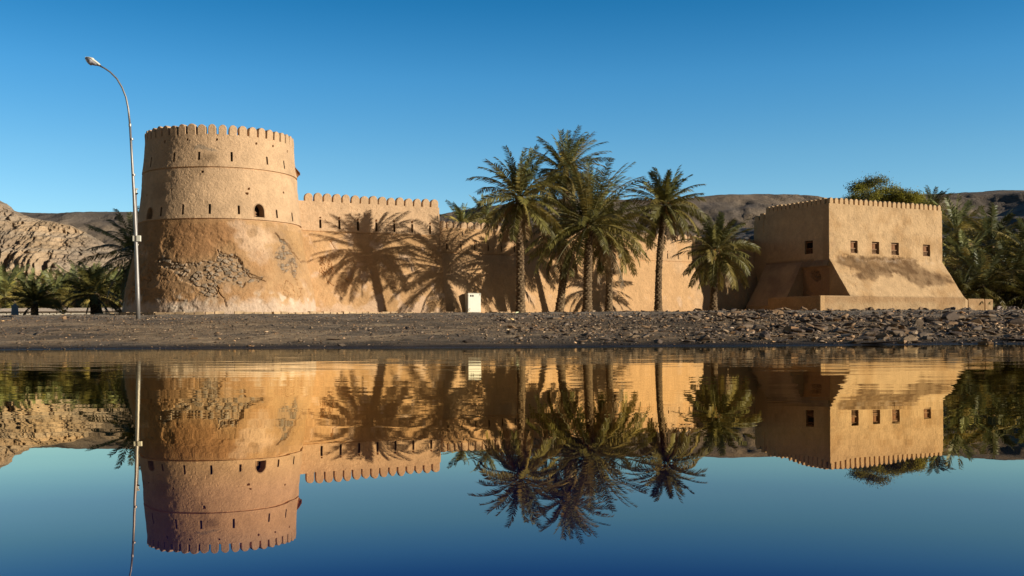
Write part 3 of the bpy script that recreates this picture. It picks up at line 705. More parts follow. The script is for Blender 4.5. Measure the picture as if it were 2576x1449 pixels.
# side buttress (left talus), with the broken bay next to the corner
def wedge(O, ang, t0, t1, zt, zb, out, z0=.9, side=0):
    u = np.array([math.cos(ang), math.sin(ang)]); n = np.array([math.sin(ang), -math.cos(ang)])
    ts = glines(t0, t1, .12); rows = [(-.05, z0)] ; rows = []
    prof = [(out, z0), (out * .97, zb), (out * .45, zb + (zt - zb) * .5), (0.02, zt), (-.05, zt), (-.05, z0)]
    fine = []
    for (a0, b0), (a1, b1) in zip(prof[:-1], prof[1:]):
        m_ = max(1, int(math.hypot(a1 - a0, b1 - b0) / .12)) if a1 > -.04 else 1
        fine += [(a0 + (a1 - a0) * k / m_, b0 + (b1 - b0) * k / m_) for k in range(m_)]
    fine.append(prof[-1]); fine = np.array(fine)
    A, B = np.meshgrid(ts, np.arange(len(fine)), indexing='ij'); off = fine[B, 0]; z = fine[B, 1]
    V = np.stack([O[0] + u[0] * A + n[0] * off, O[1] + u[1] * A + n[1] * off, z], -1)
    d = disp_plaster(V, .8) * (off > 0); V[..., 0] += n[0] * d; V[..., 1] += n[1] * d
    m_ = len(fine); NT = len(ts); fl = gridfaces(NT, m_).tolist() + [list(range(m_)), [(NT - 1) * m_ + k for k in range(m_)][::-1]]
    big = fbm(V, 1.2, 3, 120); c = lerp(np.broadcast_to(SAND * .95, V.shape), [.33, .21, .12], sstep(0, .5, big + .5 * sstep(zt - .9, zt, z)) * .7)
    return V.reshape(-1, 3), fl, c.reshape(-1, 3)
V, fl, c = wedge(OLF, ANGL, 0, LF - 2.65, 5.12, 2.0, 1.95); link("side_buttress", mesh_np("side_buttress", V, fl, M_PLASTER, c), fort)
V, fl, c = wedge(OLF, ANGL, LF - 2.65, LF - .02, 5.15, 4.75, .24, z0=4.70); link("ledge", mesh_np("ledge", V, fl, M_PLASTER, c * .75), fort)
mb = MB(); qx = C0 + ub * (LB + .003)   # end flare of the front talus
V = [qx + nb * 1.98, qx + nb * 0, qx + ub * .35 + nb * 1.98, qx + ub * .35 + nb * 0]
mb.add([(*V[0], .9), (*V[1], .9), (*V[0], 2.5), (*V[1], 5.0), (*V[2], .9), (*V[3], .9), (*V[2], 2.3), (*V[3], 2.9)], [(0, 1, 5, 4), (0, 4, 6, 2), (2, 6, 7, 3), (4, 5, 7, 6), (1, 3, 7, 5), (0, 2, 3, 1)])
mb.build("end_buttress", M_PLASTER, fort, col=SAND)
# windows
def win(O, ang, o_, parent, dark=False):
    u = np.array([math.cos(ang), math.sin(ang)]); n = np.array([math.sin(ang), -math.cos(ang)]); t0, t1, z0, z1 = o_
    w_ = recess("window", parent, O, ang, t0, t1, z0, z1, depth=.55)
    def pt(t, dp): return (O[0] + u[0] * t - n[0] * dp, O[1] + u[1] * t - n[1] * dp)
    dp = .17; mb = MB(); wd = t1 - t0; f = .05
    for t, ww, zc, hh in ((t0 + f / 2, f, (z0 + z1) / 2, z1 - z0), (t1 - f / 2, f, (z0 + z1) / 2, z1 - z0)):
        x, y = pt(t, dp); mb.box((x, y, zc), (ww, .07, hh), ang)
    for zc, hh in ((z1 - .1, .05), (z0 + .03, .05), (z0 + (z1 - z0) * .40, .05)):
        x, y = pt((t0 + t1) / 2, dp - .02); mb.box((x, y, zc), (wd - 2 * f, .06, hh), ang)
    mb.build("frame", M_WOOD if dark else M_WOOD2, w_)
    mb = MB(); zb = z0 + (z1 - z0) * .43; zt = z1 - .13
    nl_ = 5
    for k in range(nl_):
        x, y = pt(t0 + f + (wd - 2 * f) * (k + .5) / nl_, dp + .03 + .012 * (k % 2)); mb.box((x, y, (zb + zt) / 2), ((wd - 2 * f) / nl_ * .86, .03, zt - zb), ang)
    mb.build("shutter", M_DARK if dark else M_WOOD, w_)
    mb = MB()
    for k in range(5):
        x, y = pt(t0 + f + (wd - 2 * f) * (k + .5) / 5, dp - .005); mb.box((x, y, z0 + (z1 - z0) * .22), (.022, .022, (z1 - z0) * .30), ang)
    for k in range(2):
        x, y = pt((t0 + t1) / 2, dp - .012); mb.box((x, y, z0 + (z1 - z0) * (.15 + .12 * k)), (wd - 2 * f, .022, .02), ang)
    mb.build("baluster", M_WOOD if dark else M_WOOD2, w_)
for o_ in opb: win(C0, AB, o_, fort)
win(OLF, ANGL, opl[0], fort, True)
rp(fort)
# low enclosure wall in front of the broken bay, and the plinth running on to the right
ew = thing("low_wall", "low plastered block wall wrapping the dark corner bay of the square building", "wall", (20.6, 69.3, 1.2))
pk = C0 + nb * 2.06 - ub * 2.9
panel("wall", ew, pk, AB, 2.895, [(0, .9), (-.02, 2.45), (-.06, 2.54)], .4, [], colb, disp=.6)
e2 = pk - ul * 5.2
panel("side_wall", ew, e2, ANGL, 5.2 - .003, [(0, .9), (-.02, 2.45), (-.06, 2.54)], .4, [], lambda V, px, py, A, z: coll(V, px, py, A * 0, z) * np.array([.95, .90, .82]), disp=.6)
rp(ew)
ew2 = thing("low_wall", "short low plastered wall stub at the right end of the square building's base", "wall", (34, 76, 1.2))
p2 = C0 + nb * 2.03 + ub * (LB + .355)
panel("wall", ew2, p2, AB, 1.75, [(0, .9), (-.02, 2.38), (-.06, 2.44)], .5, [], colb, disp=.6)
panel("wall_end", ew2, p2 + ub * 1.86, AB, .85, [(0, .9), (-.02, 2.36), (-.06, 2.42)], .5, [], colb, disp=.6)
rp(ew2)

# ------------------------------------------------------------------ palms
def frond_np(L_, az, e0, droop, nl, ll, wl, seed, twist):
    r = np.random.default_rng(seed)
    ns = 14; s = np.linspace(0, 1, ns); e = e0 - droop * s ** 1.35; side0 = r.normal(0, .12)
    azs = az + side0 * s
    dirs = np.stack([np.cos(e) * np.cos(azs), np.cos(e) * np.sin(azs), np.sin(e)], -1)
    pts = np.zeros((ns, 3)); pts[1:] = np.cumsum((dirs[:-1] + dirs[1:]) / 2 * L_ / (ns - 1), 0)
    sd = np.linspace(.10, .995, nl) + r.normal(0, .003, nl); sd = np.clip(sd, .05, .999)
    def samp(a): return np.stack([np.interp(sd, s, a[:, k]) for k in range(3)], -1)
    p = samp(pts); t = samp(dirs); t /= np.linalg.norm(t, axis=1, keepdims=True)
    sid = np.stack([-np.sin(azs), np.cos(azs), 0 * azs], -1); sid = samp(sid)
    up = np.cross(t, sid) * -1; up = np.where(up[:, 2:3] < 0, up, up)
    ca, sa = math.cos(twist), math.sin(twist); sid2 = sid * ca + up * sa; up2 = up * ca - sid * sa
    prof = np.sin(np.pi * (.10 + .80 * sd)) ** .5; V = []; Fq = []
    for sg in (-1, 1):
        spread = np.radians(64 - 24 * sd) + r.normal(0, .05, nl)
        vee = .22 + r.normal(0, .07, nl)
        d1 = sid2 * (sg * np.sin(spread) * np.cos(vee))[:, None] + t * np.cos(spread)[:, None] + up2 * (np.sin(spread) * np.sin(vee))[:, None]
        d1 /= np.linalg.norm(d1, axis=1, keepdims=True)
        ln = (ll * prof * (1 + r.normal(0, .10, nl)))[:, None]
        w = np.cross(d1, up2); w /= np.linalg.norm(w, axis=1, keepdims=True) + 1e-9
        w = w * .93 + up2 * .35 * r.choice([-1, 1], nl)[:, None]
        ww = wl * (.6 + .4 * prof)[:, None]
        m_ = p + d1 * ln * .5 + np.array([0, 0, -1]) * ln * .02; tip = p + d1 * ln + np.array([0, 0, -1]) * ln * .14
        q = np.stack([p - w * ww * .35, p + w * ww * .35, m_ + w * ww * .5, m_ - w * ww * .5, tip], 1)
        V.append(q.reshape(-1, 3))
    V = np.concatenate(V); nL = 2 * nl; b = np.arange(nL) * 5
    tri = np.concatenate([np.stack([b, b + 1, b + 2], -1), np.stack([b, b + 2, b + 3], -1), np.stack([b + 3, b + 2, b + 4], -1)])
    # rachis as a 3-sided tapering tube
    rr = (.030 * (1 - s) + .006)[:, None] * (L_ / 3.2); sidr = np.stack([-np.sin(azs), np.cos(azs), 0 * azs], -1); upr = np.cross(sidr, dirs)
    R3 = np.stack([pts + sidr * rr, pts - sidr * rr, pts - upr * rr * 1.1], 1).reshape(-1, 3); base = len(V); tr = []
    for i in range(ns - 1):
        for k in range(3):
            a, b_ = base + i * 3 + k, base + i * 3 + (k + 1) % 3; tr += [(a, b_, b_ + 3), (a, b_ + 3, a + 3)]
    return np.concatenate([V, R3]), np.concatenate([tri, np.array(tr)]), len(V)
def crown_mesh(name, L_, nf, seed, lo=-45, hi=84, nl=40, ll=.46, wl=.056, dead=2, tint=1.0, droop=(30, 70)):
    r = np.random.default_rng(seed); Vs = []; Fs = []; Cs = []; b = 0
    for k in range(nf + dead):
        u = (k + .5) / nf; az = k * 2.39996 + r.normal(0, .12)
        if k < nf:
            e0 = math.radians(hi + (lo - hi) * u ** 1.05 + r.normal(0, 5)); dr = math.radians(r.uniform(*droop)) * (.55 + .45 * math.cos(e0))
            LL = L_ * r.uniform(.86, 1.06) * (1.0 if u > .12 else .8)
        else:
            e0 = math.radians(r.uniform(-65, -50)); dr = math.radians(30); LL = L_ * .75
        V, T, nv = frond_np(LL, az, e0, dr, nl, ll, wl, seed * 97 + k, r.normal(0, .45))
        V = V + np.array([math.cos(az), math.sin(az), 0]) * .10 + np.array([0, 0, .25 - .45 * min(u, 1)])
        g = np.array([.150, .128, .030]) if r.random() < .65 else np.array([.22, .165, .042])
        if u < .2: g = np.array([.115, .118, .040])
        if k >= nf or (u > .86 and r.random() < .35): g = np.array([.22, .14, .065])
        g = g * tint * r.uniform(.6, 1.35); C = np.tile(g, (len(V), 1)); C *= (1 + .10 * r.normal(0, 1, len(V)))[:, None]
        C[nv:] = np.array([.17, .15, .06]) * tint
        Vs.append(V); Fs.append(T + b); Cs.append(C); b += len(V)
    return mesh_np(name, np.concatenate(Vs), np.concatenate(Fs), M_PALM, np.concatenate(Cs), False)
def trunk_mesh(name, top, r0, r1, lean=0.0, seed=0, flare=1.35, amp=.055):
    """top = vector from the base to the crown"""
    H = top[2]; nz = max(12, int(H / .035)); nth = 28
    zz = np.linspace(-.25, H, nz); t = np.clip(zz / H, 0, 1); bend = t ** 1.6
    cx = top[0] * (t * .5 + bend * .5) + lean * np.sin(np.pi * t); cy = top[1] * (t * .5 + bend * .5)
    rr = r0 + (r1 - r0) * t; rr = rr * (1 + (flare - 1) * np.exp(-np.clip(zz, 0, 9) / .45)); rr = rr * (1 + .12 * np.exp(-((zz - H) / .5) ** 2))
    th = np.linspace(0, 2 * math.pi, nth, endpoint=False); ZZ, TT = np.meshgrid(zz, th, indexing='ij')
    wob = np.stack([np.cos(TT) * .3, np.sin(TT) * .3, ZZ], -1); ZZ0 = ZZ; ZZ = ZZ + .07 * fbm(wob, .22, 2, seed + 60); TT0 = TT; TT = TT + .35 * fbm(wob, .3, 2, seed + 61)
    h = .125; row = np.floor(ZZ / h); v = ZZ / h - row; nd = 6; w = (TT * nd / (2 * math.pi) + .5 * (row % 2)) % 1
    bump = v ** .7 * np.clip(1.15 - np.abs(2 * w - 1) * (1.5 - .5 * v), 0, 1); p = np.stack([np.cos(TT) * .3, np.sin(TT) * .3, ZZ], -1)
    ZZk = ZZ; ZZ = ZZ0
    rad = rr[:, None] + amp * (bump - .35) * (1 + .8 * vnoise(np.stack([row, np.floor(TT * nd / 6.2832 + .5 * (row % 2)), 0 * row], -1), seed)) + .02 * fbm(p, .2, 2, seed)
    V = np.stack([cx[:, None] + np.cos(TT0) * rad, cy[:, None] + np.sin(TT0) * rad, ZZ0], -1)
    rnd = .5 + .5 * vnoise(np.stack([row, np.floor(TT * nd / 6.2832 + .5 * (row % 2)), 0 * row], -1), seed + 5)
    C = lerp(np.broadcast_to([.10, .06, .032], V.shape), [.44, .31, .17], np.clip(bump, 0, 1) * (.35 + .65 * rnd))
    i, j = np.meshgrid(np.arange(nz - 1), np.arange(nth), indexing='ij'); a = (i * nth + j).ravel(); b = (i * nth + (j + 1) % nth).ravel()
    fl = np.stack([a, b, b + nth, a + nth], -1).tolist(); fl.append([(nz - 1) * nth + k for k in range(nth)])
    return mesh_np(name, V.reshape(-1, 3), fl, M_BARK, C.reshape(-1, 3))
def stalks(parent, top, n, seed):
    r = random.Random(seed); mb = MB()
    for k in range(n):
        a = r.uniform(0, 6.28); l = r.uniform(.7, 1.1); pts = []
        for q in range(6):
            s = q / 5; pts.append((top[0] + math.cos(a) * l * s * .8, top[1] + math.sin(a) * l * s * .8, top[2] + .15 + .35 * s - .9 * s * s))
        mb.tube(pts, [.03, .025, .02, .018, .015, .01], 5)
        ex = pts[-1]
        for q in range(14):
            b_ = r.uniform(0, 6.28); mb.tube([pts[-2 if q % 2 else -1], (ex[0] + .12 * math.cos(b_), ex[1] + .12 * math.sin(b_), ex[2] - r.uniform(.2, .45))], [.009, .006], 3, cap=False)
    return mb.build("fruit_stalk", M_STALK, parent)
M_STALK = flat_mat("date_stalk", (.42, .20, .05), .7, var=.25)
def palm(base, top_px, L_, nf, seed, label, r0=.27, r1=.19, lean=0, group="date palms in the row by the long wall", lo=-45, ll=.47, st=3, tint=1.2, dead=2, nl=40, dY=0.0, droop=(30, 70)):
    x, y = base; z = float(ground_z(np.array(x), np.array(float(y)))); t = P(top_px[0], top_px[1], y + dY); top = (t[0] - x, dY, t[2] - z)
    p = thing("date_palm", label, "palm tree", (x, y, z), group)
    link("trunk", trunk_mesh("trunk", top, r0, r1, lean, seed), p)
    c = link("crown", crown_mesh("crown", L_, nf, seed, lo=lo, ll=ll, tint=tint, dead=dead, nl=nl, droop=droop), p); c.location = top
    if st: stalks(p, (top[0], top[1], top[2]), st, seed)
    return p
palm((.49, 57.9), (1307, 500), 3.1, 56, 1, "date palm nearest the cream cabinet, with a straight trunk and the leftmost full crown", r0=.235, r1=.19, lo=-42, st=3)
palm((3.8, 72.6), (1424, 436), 3.5, 70, 2, "tallest date palm, its crown rising highest behind the others", r0=.28, r1=.22, lo=-42)
palm((4.41, 60.52), (1482, 566), 4.4, 76, 3, "thick date palm with the broadest crown, in the middle of the row", r0=.26, r1=.22, lo=-28, ll=.50, st=4, nl=44)
palm((6.0, 64.0), (1535, 592), 2.8, 36, 4, "slender-trunked date palm just right of the broadest crown, partly hidden by it", r0=.215, r1=.18, lo=-60, st=2, dead=1)
palm((9.2, 64.9), (1672, 518), 2.75, 58, 5, "date palm standing alone with a tall slightly leaning trunk before sunlit wall", r0=.225, r1=.17, lean=-.1, lo=-45)
palm((13.1, 67.2), (1801, 634), 2.95, 52, 6, "short date palm at the right end of the row, against the shaded wall", r0=.22, r1=.18, lo=-50, st=3)
palm((2.93, 64.5), (1420, 606), 2.5, 28, 9, "lower date palm squeezed between two taller trunks of the clump", r0=.25, r1=.2, lean=.12, lo=-64, st=1)
# left side palms
palm((-23.6, 64.5), (342, 640), 3.5, 42, 11, "large date palm half hidden behind the left flank of the round tower", r0=.28, r1=.24, group="date palms left of the round tower", lo=-50, ll=.5, st=0)
palm((-27.9, 69.5), (236, 738), 2.1, 40, 12, "short dark-trunked date palm in front of the white boundary wall", r0=.34, r1=.30, group="date palms left of the round tower", lo=-12, st=0, tint=.8)
palm((-32.8, 71.0), (87, 764), 1.95, 36, 13, "small stemless young date palm before the perforated white wall", r0=.2, r1=.2, group="date palms left of the round tower", lo=8, ll=.36, st=0, tint=1.1, dead=0)

# shared grove palms
protos = [crown_mesh("grove_crown", 3.1, 34, 40 + k, lo=-50, nl=30, ll=.52, wl=.07, tint=tn, dead=dd) for k, (tn, dd) in enumerate([(1.8, 0), (1.05, 3), (.7, 5)])]
gtrunk = [trunk_mesh("grove_trunk", (0, 0, 4.0), .26, .2, .1, 50), trunk_mesh("grove_trunk", (.3, .2, 7.0), .26, .2, .15, 51)]
def grove(px, py, Yd, sc, kind, label, group):
    x, y, zt = P(px, py, Yd); z = float(ground_z(np.array(x), np.array(float(y)))); H = zt - z
    p = thing("date_palm", label, "palm tree", (x, y, z), group)
    tm = gtrunk[0] if H < 4.5 else gtrunk[1]; h0 = 4.0 if H < 4.5 else 7.0
    if H > .5:
        t = link("trunk", tm, p); t.scale = (1, 1, H / h0)
    sc *= 1.12; c = link("crown", protos[kind], p); c.location = (.0 if h0 == 4 else .3, 0 if h0 == 4 else .2, H); c.scale = (sc, sc, sc); c.rotation_euler[2] = px * 1.7
    return p
G1 = "palm grove behind the white boundary wall"
gl_lab = "olive-green date palm in the low grove below the pale cliff"
ORD = ["first", "second", "third", "fourth", "fifth", "sixth", "seventh", "eighth", "ninth", "tenth", "eleventh", "twelfth", "thirteenth", "fourteenth"]
GLST = [(-30, 742, 88, .9, 0), (12, 748, 80, .85, 0), (72, 742, 90, .8, 0), (140, 750, 84, .75, 0), (168, 738, 96, .8, 0), (196, 735, 90, .85, 1), (228, 728, 98, .9, 0),
                           (262, 745, 84, .8, 0), (305, 755, 80, .8, 0), (325, 735, 88, .9, 2), (-70, 740, 92, 1, 1)]
for k_, (px, py, Yd, sc, kd) in enumerate(sorted(GLST)):
    grove(px, py, Yd, sc, kd, "olive-green grove palm under the pale cliff, %s counting from the left" % ORD[k_], G1)
G2 = "palm grove right of the square building"
G2L = [
        (2340, 528, 96, .72, 1, "date palm whose crown tips show just above the right end of the square building's battlements"),
        (2398, 585, 92, 1.05, 0, "date palm leaning out directly behind the right corner of the square building"),
        (2430, 668, 84, 1.0, 0, None), (2488, 618, 88, 1.15, 1, "tall date palm with upright fronds standing against the dark hillside"),
        (2552, 640, 96, 1.1, 2, None), (2545, 700, 82, 1.1, 2, "dark date palm with dry hanging fronds at the photograph's right edge"), (2470, 720, 80, .95, 1, None),
        (2600, 660, 84, 1.2, 1, None), (2420, 740, 79.5, .8, 2, None), (2505, 735, 90, 1.0, 2, None), (2590, 740, 80, .9, 2, None), (2640, 690, 90, 1.2, 0, None), (2450, 690, 98, 1.1, 1, None), (2395, 700, 95, 1.0, 1, None)]
k_ = 0
for px, py, Yd, sc, kd, lb in sorted(G2L, key=lambda q: q[0]):
    if lb is None: lb = "palm in the dense grove beyond the square building, %s indistinct one from the left" % ORD[k_]; k_ += 1
    grove(px, py, Yd, sc, kd, lb, G2)
G3 = "palms behind the long wall"
for px, py, Yd, lb in [(1152, 566, 82, "date palm whose frond tips peep over the left end of the long wall"), (1212, 548, 84, "date palm crown peeping over the long wall beside the leftmost tall palm")]:
    grove(px, py, Yd, .62, 0, lb, G3)

# broadleaf tree behind the square building
def leafy_tree(name, label, x, y, crown_pts, nleaf, seed):
    r = np.random.default_rng(seed); z = float(ground_z(np.array(x), np.array(float(y)))); p = thing(name, label, "tree", (x, y, z))
    mb = MB(); cen = np.mean([c_[:3] for c_ in crown_pts], 0)
    top = (cen[0] - x, cen[1] - y, cen[2] - z - 1.2)
    mb.tube([(0, 0, -.2), (top[0] * .3, 0, top[2] * .35), (top[0] * .7, 0, top[2] * .75), top], [.35, .28, .22, .15], 9)
    allb = []
    for (a, b_, c_, rx, rz) in crown_pts:
        q = (a - x, b_ - y, c_ - z); mb.tube([(top[0] * .7, 0, top[2] * .75), ((top[0] * .7 + q[0]) / 2 + .1, q[1] / 2, (top[2] * .75 + q[2]) / 2 + .25), q], [.13, .08, .03], 6)
        for _ in range(9):
            e = r.normal(0, 1, 3); e /= np.linalg.norm(e); e *= np.array([rx, rx, rz]) * r.uniform(.6, 1.05); e[2] = abs(e[2]) * .9 - .1
            t_ = tuple(np.array(q) + e); mb.tube([q, tuple((np.array(q) + np.array(t_)) / 2 + r.normal(0, .1, 3)), t_], [.03, .018, .008], 4); allb.append(t_)
    mb.build("trunk", M_BARKP, p, col=None)
    cl = []; per = nleaf // len(allb)
    for t_ in allb: 
        g = np.array(t_) + r.normal(0, 1, (per, 3)) * np.array([.34, .34, .24]); cl.append(g)
    ctr = np.concatenate(cl); n = len(ctr); a = r.normal(0, 1, (n, 3)); a /= np.linalg.norm(a, axis=1, keepdims=True); b_ = np.cross(a, r.normal(0, 1, (n, 3))); b_ /= np.linalg.norm(b_, axis=1, keepdims=True)
    s = r.uniform(.05, .10, (n, 1)); V = np.stack([ctr - a * s, ctr - b_ * s * .4, ctr + a * s, ctr + b_ * s * .4], 1).reshape(-1, 3)
    base = np.where((fbm(ctr, 1.2, 2, seed) > -.05)[:, None], [.36, .32, .04], [.15, .14, .045]) * r.uniform(.7, 1.25, (n, 1)); C = np.repeat(base, 4, 0)
    link("crown", mesh_np("crown", V, np.arange(n * 4).reshape(-1, 4), M_LEAF, C), p)
M_BARKP = flat_mat("tree_bark", (.12, .085, .06), .95)
YT = 92.0; cp = []
for px, py, rx, rz in [(2165, 478, 1.0, .8), (2200, 466, 1.2, .9), (2232, 486, 1.3, .8), (2262, 494, 1.3, .7), (2296, 500, 1.1, .6), (2190, 500, 1.3, .8), (2225, 505, 1.2, .8), (2280, 512, 1.2, .7), (2310, 512, .8, .5), (2150, 505, .8, .6)]:
    q = P(px, py, YT + random.uniform(-1.5, 1.5)); cp.append((q[0], q[1], q[2], rx * .8, rz * .8))
leafy_tree("acacia_tree", "bright green broadleaf tree rising behind the square building's battlements", P(2215, 700, YT)[0], YT, cp, 26000, 5)

# ------------------------------------------------------------------ hills
def ridge(name, prof, Y0, depth, slope_d, x_ext, seed, colfn, amp, nx=420, nv=130, cliff=0.0, strata=0.0, back=1.0, kw=None):
    """prof = [(px, py)] skyline; crest lies at Y0+depth; base at Y0"""
    r = np.array(prof, float); yc = Y0 + depth
    cr = np.array([P(a, b, yc) for a, b in r]); xs_ = np.linspace(cr[0, 0], cr[-1, 0], nx); hz = np.interp(xs_, cr[:, 0], cr[:, 2])
    v = np.linspace(0, 1.7, nv); Xg, Vg = np.meshgrid(xs_, v, indexing='ij'); H = hz[:, None] + 0 * Vg
    vv = np.clip(Vg, 0, 1)
    wob_ = .06 * fbm(np.stack([Xg, Vg * 20, 0 * Xg], -1), 6, 3, seed + 40)
    shp = np.clip(.62 * sstep(.08, .30, vv + wob_) + .38 * np.clip((vv + wob_ - .24) / .72, 0, 1) ** .9, 0, 1) if cliff > .5 else (1 - cliff) * np.sin(vv * math.pi / 2) ** 1.15 + cliff * sstep(.12, .55, vv) * (.86 + .14 * vv)
    shp = np.where(Vg > 1, 1 - ((Vg - 1) / .7) ** 1.3 * 1.05, shp)
    Yg = Y0 + depth * Vg * 1.0; Xw = Xg * (Yg / yc) ** 0 
    Zg = 1.0 + (H - 1.0) * shp
    p = np.stack([Xw, Yg, Zg], -1); env = np.sin(np.clip(vv, 0, 1) * math.pi) ** .6
    skin = np.clip(env + .12, 0, 1) * (Vg > .02)
    if cliff > .5:
        wv = p + np.stack([fbm(p, 5, 3, seed), fbm(p, 5, 3, seed + 1), fbm(p, 3, 3, seed + 2)], -1) * np.array([.9, 0, 1.2])
        f1, f2, i1 = voronoi(wv * np.array([1, .02, .22]), 4.2, seed + 5); g1, g2, i2 = voronoi(wv * np.array([1, .02, .36]), 1.7, seed + 8)
        h1, h2, i3 = voronoi(wv * np.array([1, .02, .5]), 1.2, seed + 11)
        m_ = sstep(.05, .12, vv) * (.35 + .65 * sstep(.6, .3, vv)) * sstep(1.0, .93, vv)
        rel = i1 * 2.3 + i2 * .9 + i3 * .45 - 1.0 * sstep(.14, 0, f2 - f1) - .7 * sstep(.18, 0, g2 - g1) + fbm(p, 16, 3, seed + 14) * 4
        bed = strata * (np.floor(Zg / 1.35 + .5 * fbm(p, 10, 2, seed + 20)) % 3) * .35
        Yg2 = Yg - (rel + bed) * m_ - fbm(p, .9, 5, seed + 22, .6) * .9 - (1 - 2 * np.abs(fbm(p * np.array([1, .3, .4]), 2.6, 4, seed + 23, .6))) * 1.3 * (Vg > .04)
        Zg2 = Zg + fbm(p, 1.1, 4, seed + 30) * .18 * np.clip(1 - (Vg > 1), 0, 1) + fbm(p, 6, 3, seed + 31) * .5 * env; zq = Zg2 / .95 + .6 * fbm(p, 9, 2, seed + 35); Zg2 = Zg2 + (np.floor(zq) + sstep(.25, .75, zq - np.floor(zq)) - zq) * .35 * sstep(.2, .3, vv) * sstep(1, .93, vv)
    else:
        gul = 1 - np.abs(fbm(p * np.array([1, .45, .45]), amp * 5, 6, seed, .55)) * 2.2; n2 = fbm(p, amp * 1.1, 5, seed + 3, .62); n3 = fbm(p, amp * 12, 3, seed + 6)
        n4 = 1 - 2 * np.abs(fbm(p * np.array([1, .6, .6]), amp * 1.3, 5, seed + 15, .62)); Yg2 = Yg - amp * (gul * .65 + n2 * .45 + n3 * 3 + n4 * .35) * skin
        Zg2 = Zg + amp * ((gul - .6) * .18 + n3 * .6) * env + amp * (n2 * .2 + n4 * .07) * skin
        if cliff:
            g1, g2, i2 = voronoi(p * np.array([1, .05, .5]), amp * 1.6, seed + 8); m_ = sstep(.1, .25, vv) * sstep(.95, .6, vv); Yg2 = Yg2 - m_ * amp * i2 * 1.6
    ceil_ = EYE + (H - EYE) * np.maximum(Yg2, 5) / yc + amp * .16 * fbm(p, amp * 1.6, 5, seed + 50, .6) - amp * .02
    Zg2 = np.where(Vg <= 1, np.minimum(Zg2, ceil_), np.minimum(Zg2, ceil_))
    V = np.stack([Xw, Yg2, Zg2], -1); C = colfn(V, vv, H)
    o = link(name, mesh_np(name, V.reshape(-1, 3), gridfaces(nx, nv), M_ROCKFACE, C.reshape(-1, 3), False)); tag(o, kind="structure"); return o
def hc_far(V, vv, H):
    b = fbm(V, 60, 4, 200); f = fbm(V, 9, 3, 201); C = lerp(np.broadcast_to([.27, .20, .135], V.shape), [.16, .13, .105], sstep(-.3, .3, b)); return C * (1 + .3 * f[..., None])
def hc_mid(V, vv, H):
    b = fbm(V, 30, 4, 210); f = fbm(V, 5, 3, 211); C = lerp(np.broadcast_to([.19, .16, .135], V.shape), [.36, .29, .22], sstep(.1, .45, b + .3 * f)); return C * (1 + .3 * f[..., None])
def hc_cliff(V, vv, H):
    b = fbm(V * np.array([1, .2, .35]), 9, 4, 220); s = np.sin(V[..., 2] * 1.9 + 2.5 * fbm(V, 12, 3, 221)); f = fbm(V, 1.6, 3, 222)
    C = lerp(np.broadcast_to([.50, .345, .205], V.shape), [.36, .265, .18], sstep(-.2, .4, b)); C = lerp(C, [.44, .27, .12], sstep(.15, .5, fbm(V * np.array([1, .2, .3]), 7, 3, 224)) * sstep(.15, .3, vv) * sstep(.7, .45, vv) * .8)
    C = lerp(C, [.42, .34, .25], sstep(.3, .9, s) * .35); return C * (1 + .28 * f[..., None])
ridge("hills", [(-420, 560), (-200, 548), (0, 540), (60, 534), (120, 537), (190, 537), (250, 538), (300, 535), (345, 532), (450, 540), (700, 548), (900, 552), (1060, 550), (1110, 545), (1160, 532), (1220, 521), (1300, 510), (1420, 500), (1600, 505), (1700, 500), (1775, 492), (1850, 489), (1920, 490), (1965, 494), (1995, 503), (2060, 505), (2140, 497), (2220, 492), (2330, 489), (2420, 483), (2470, 481), (2500, 479), (2540, 481), (2600, 486), (2800, 500), (3100, 530)],
      420, 300, 0, 0, 301, hc_far, 7.0, nx=560, nv=110)
ridge("hill_rock", [(1500, 640), (1600, 615), (1700, 600), (1800, 585), (1850, 572), (1900, 585), (1960, 600), (2100, 610), (2250, 590), (2330, 560), (2400, 548), (2440, 545), (2475, 560), (2500, 545), (2530, 530), (2576, 512), (2640, 500), (2760, 505), (2900, 560)],
      250, 110, 0, 0, 302, hc_mid, 3.6, nx=420, nv=110, cliff=.35, strata=.5)
ridge("cliff", [(-500, 545), (-300, 500), (-120, 470), (-40, 488), (0, 502), (23, 511), (46, 531), (86, 548), (135, 557), (184, 567), (218, 583), (244, 598), (273, 618), (316, 642), (360, 680), (420, 740)],
      168, 20, 0, 0, 303, hc_cliff, 1.25, nx=700, nv=300, cliff=.85, strata=.7)

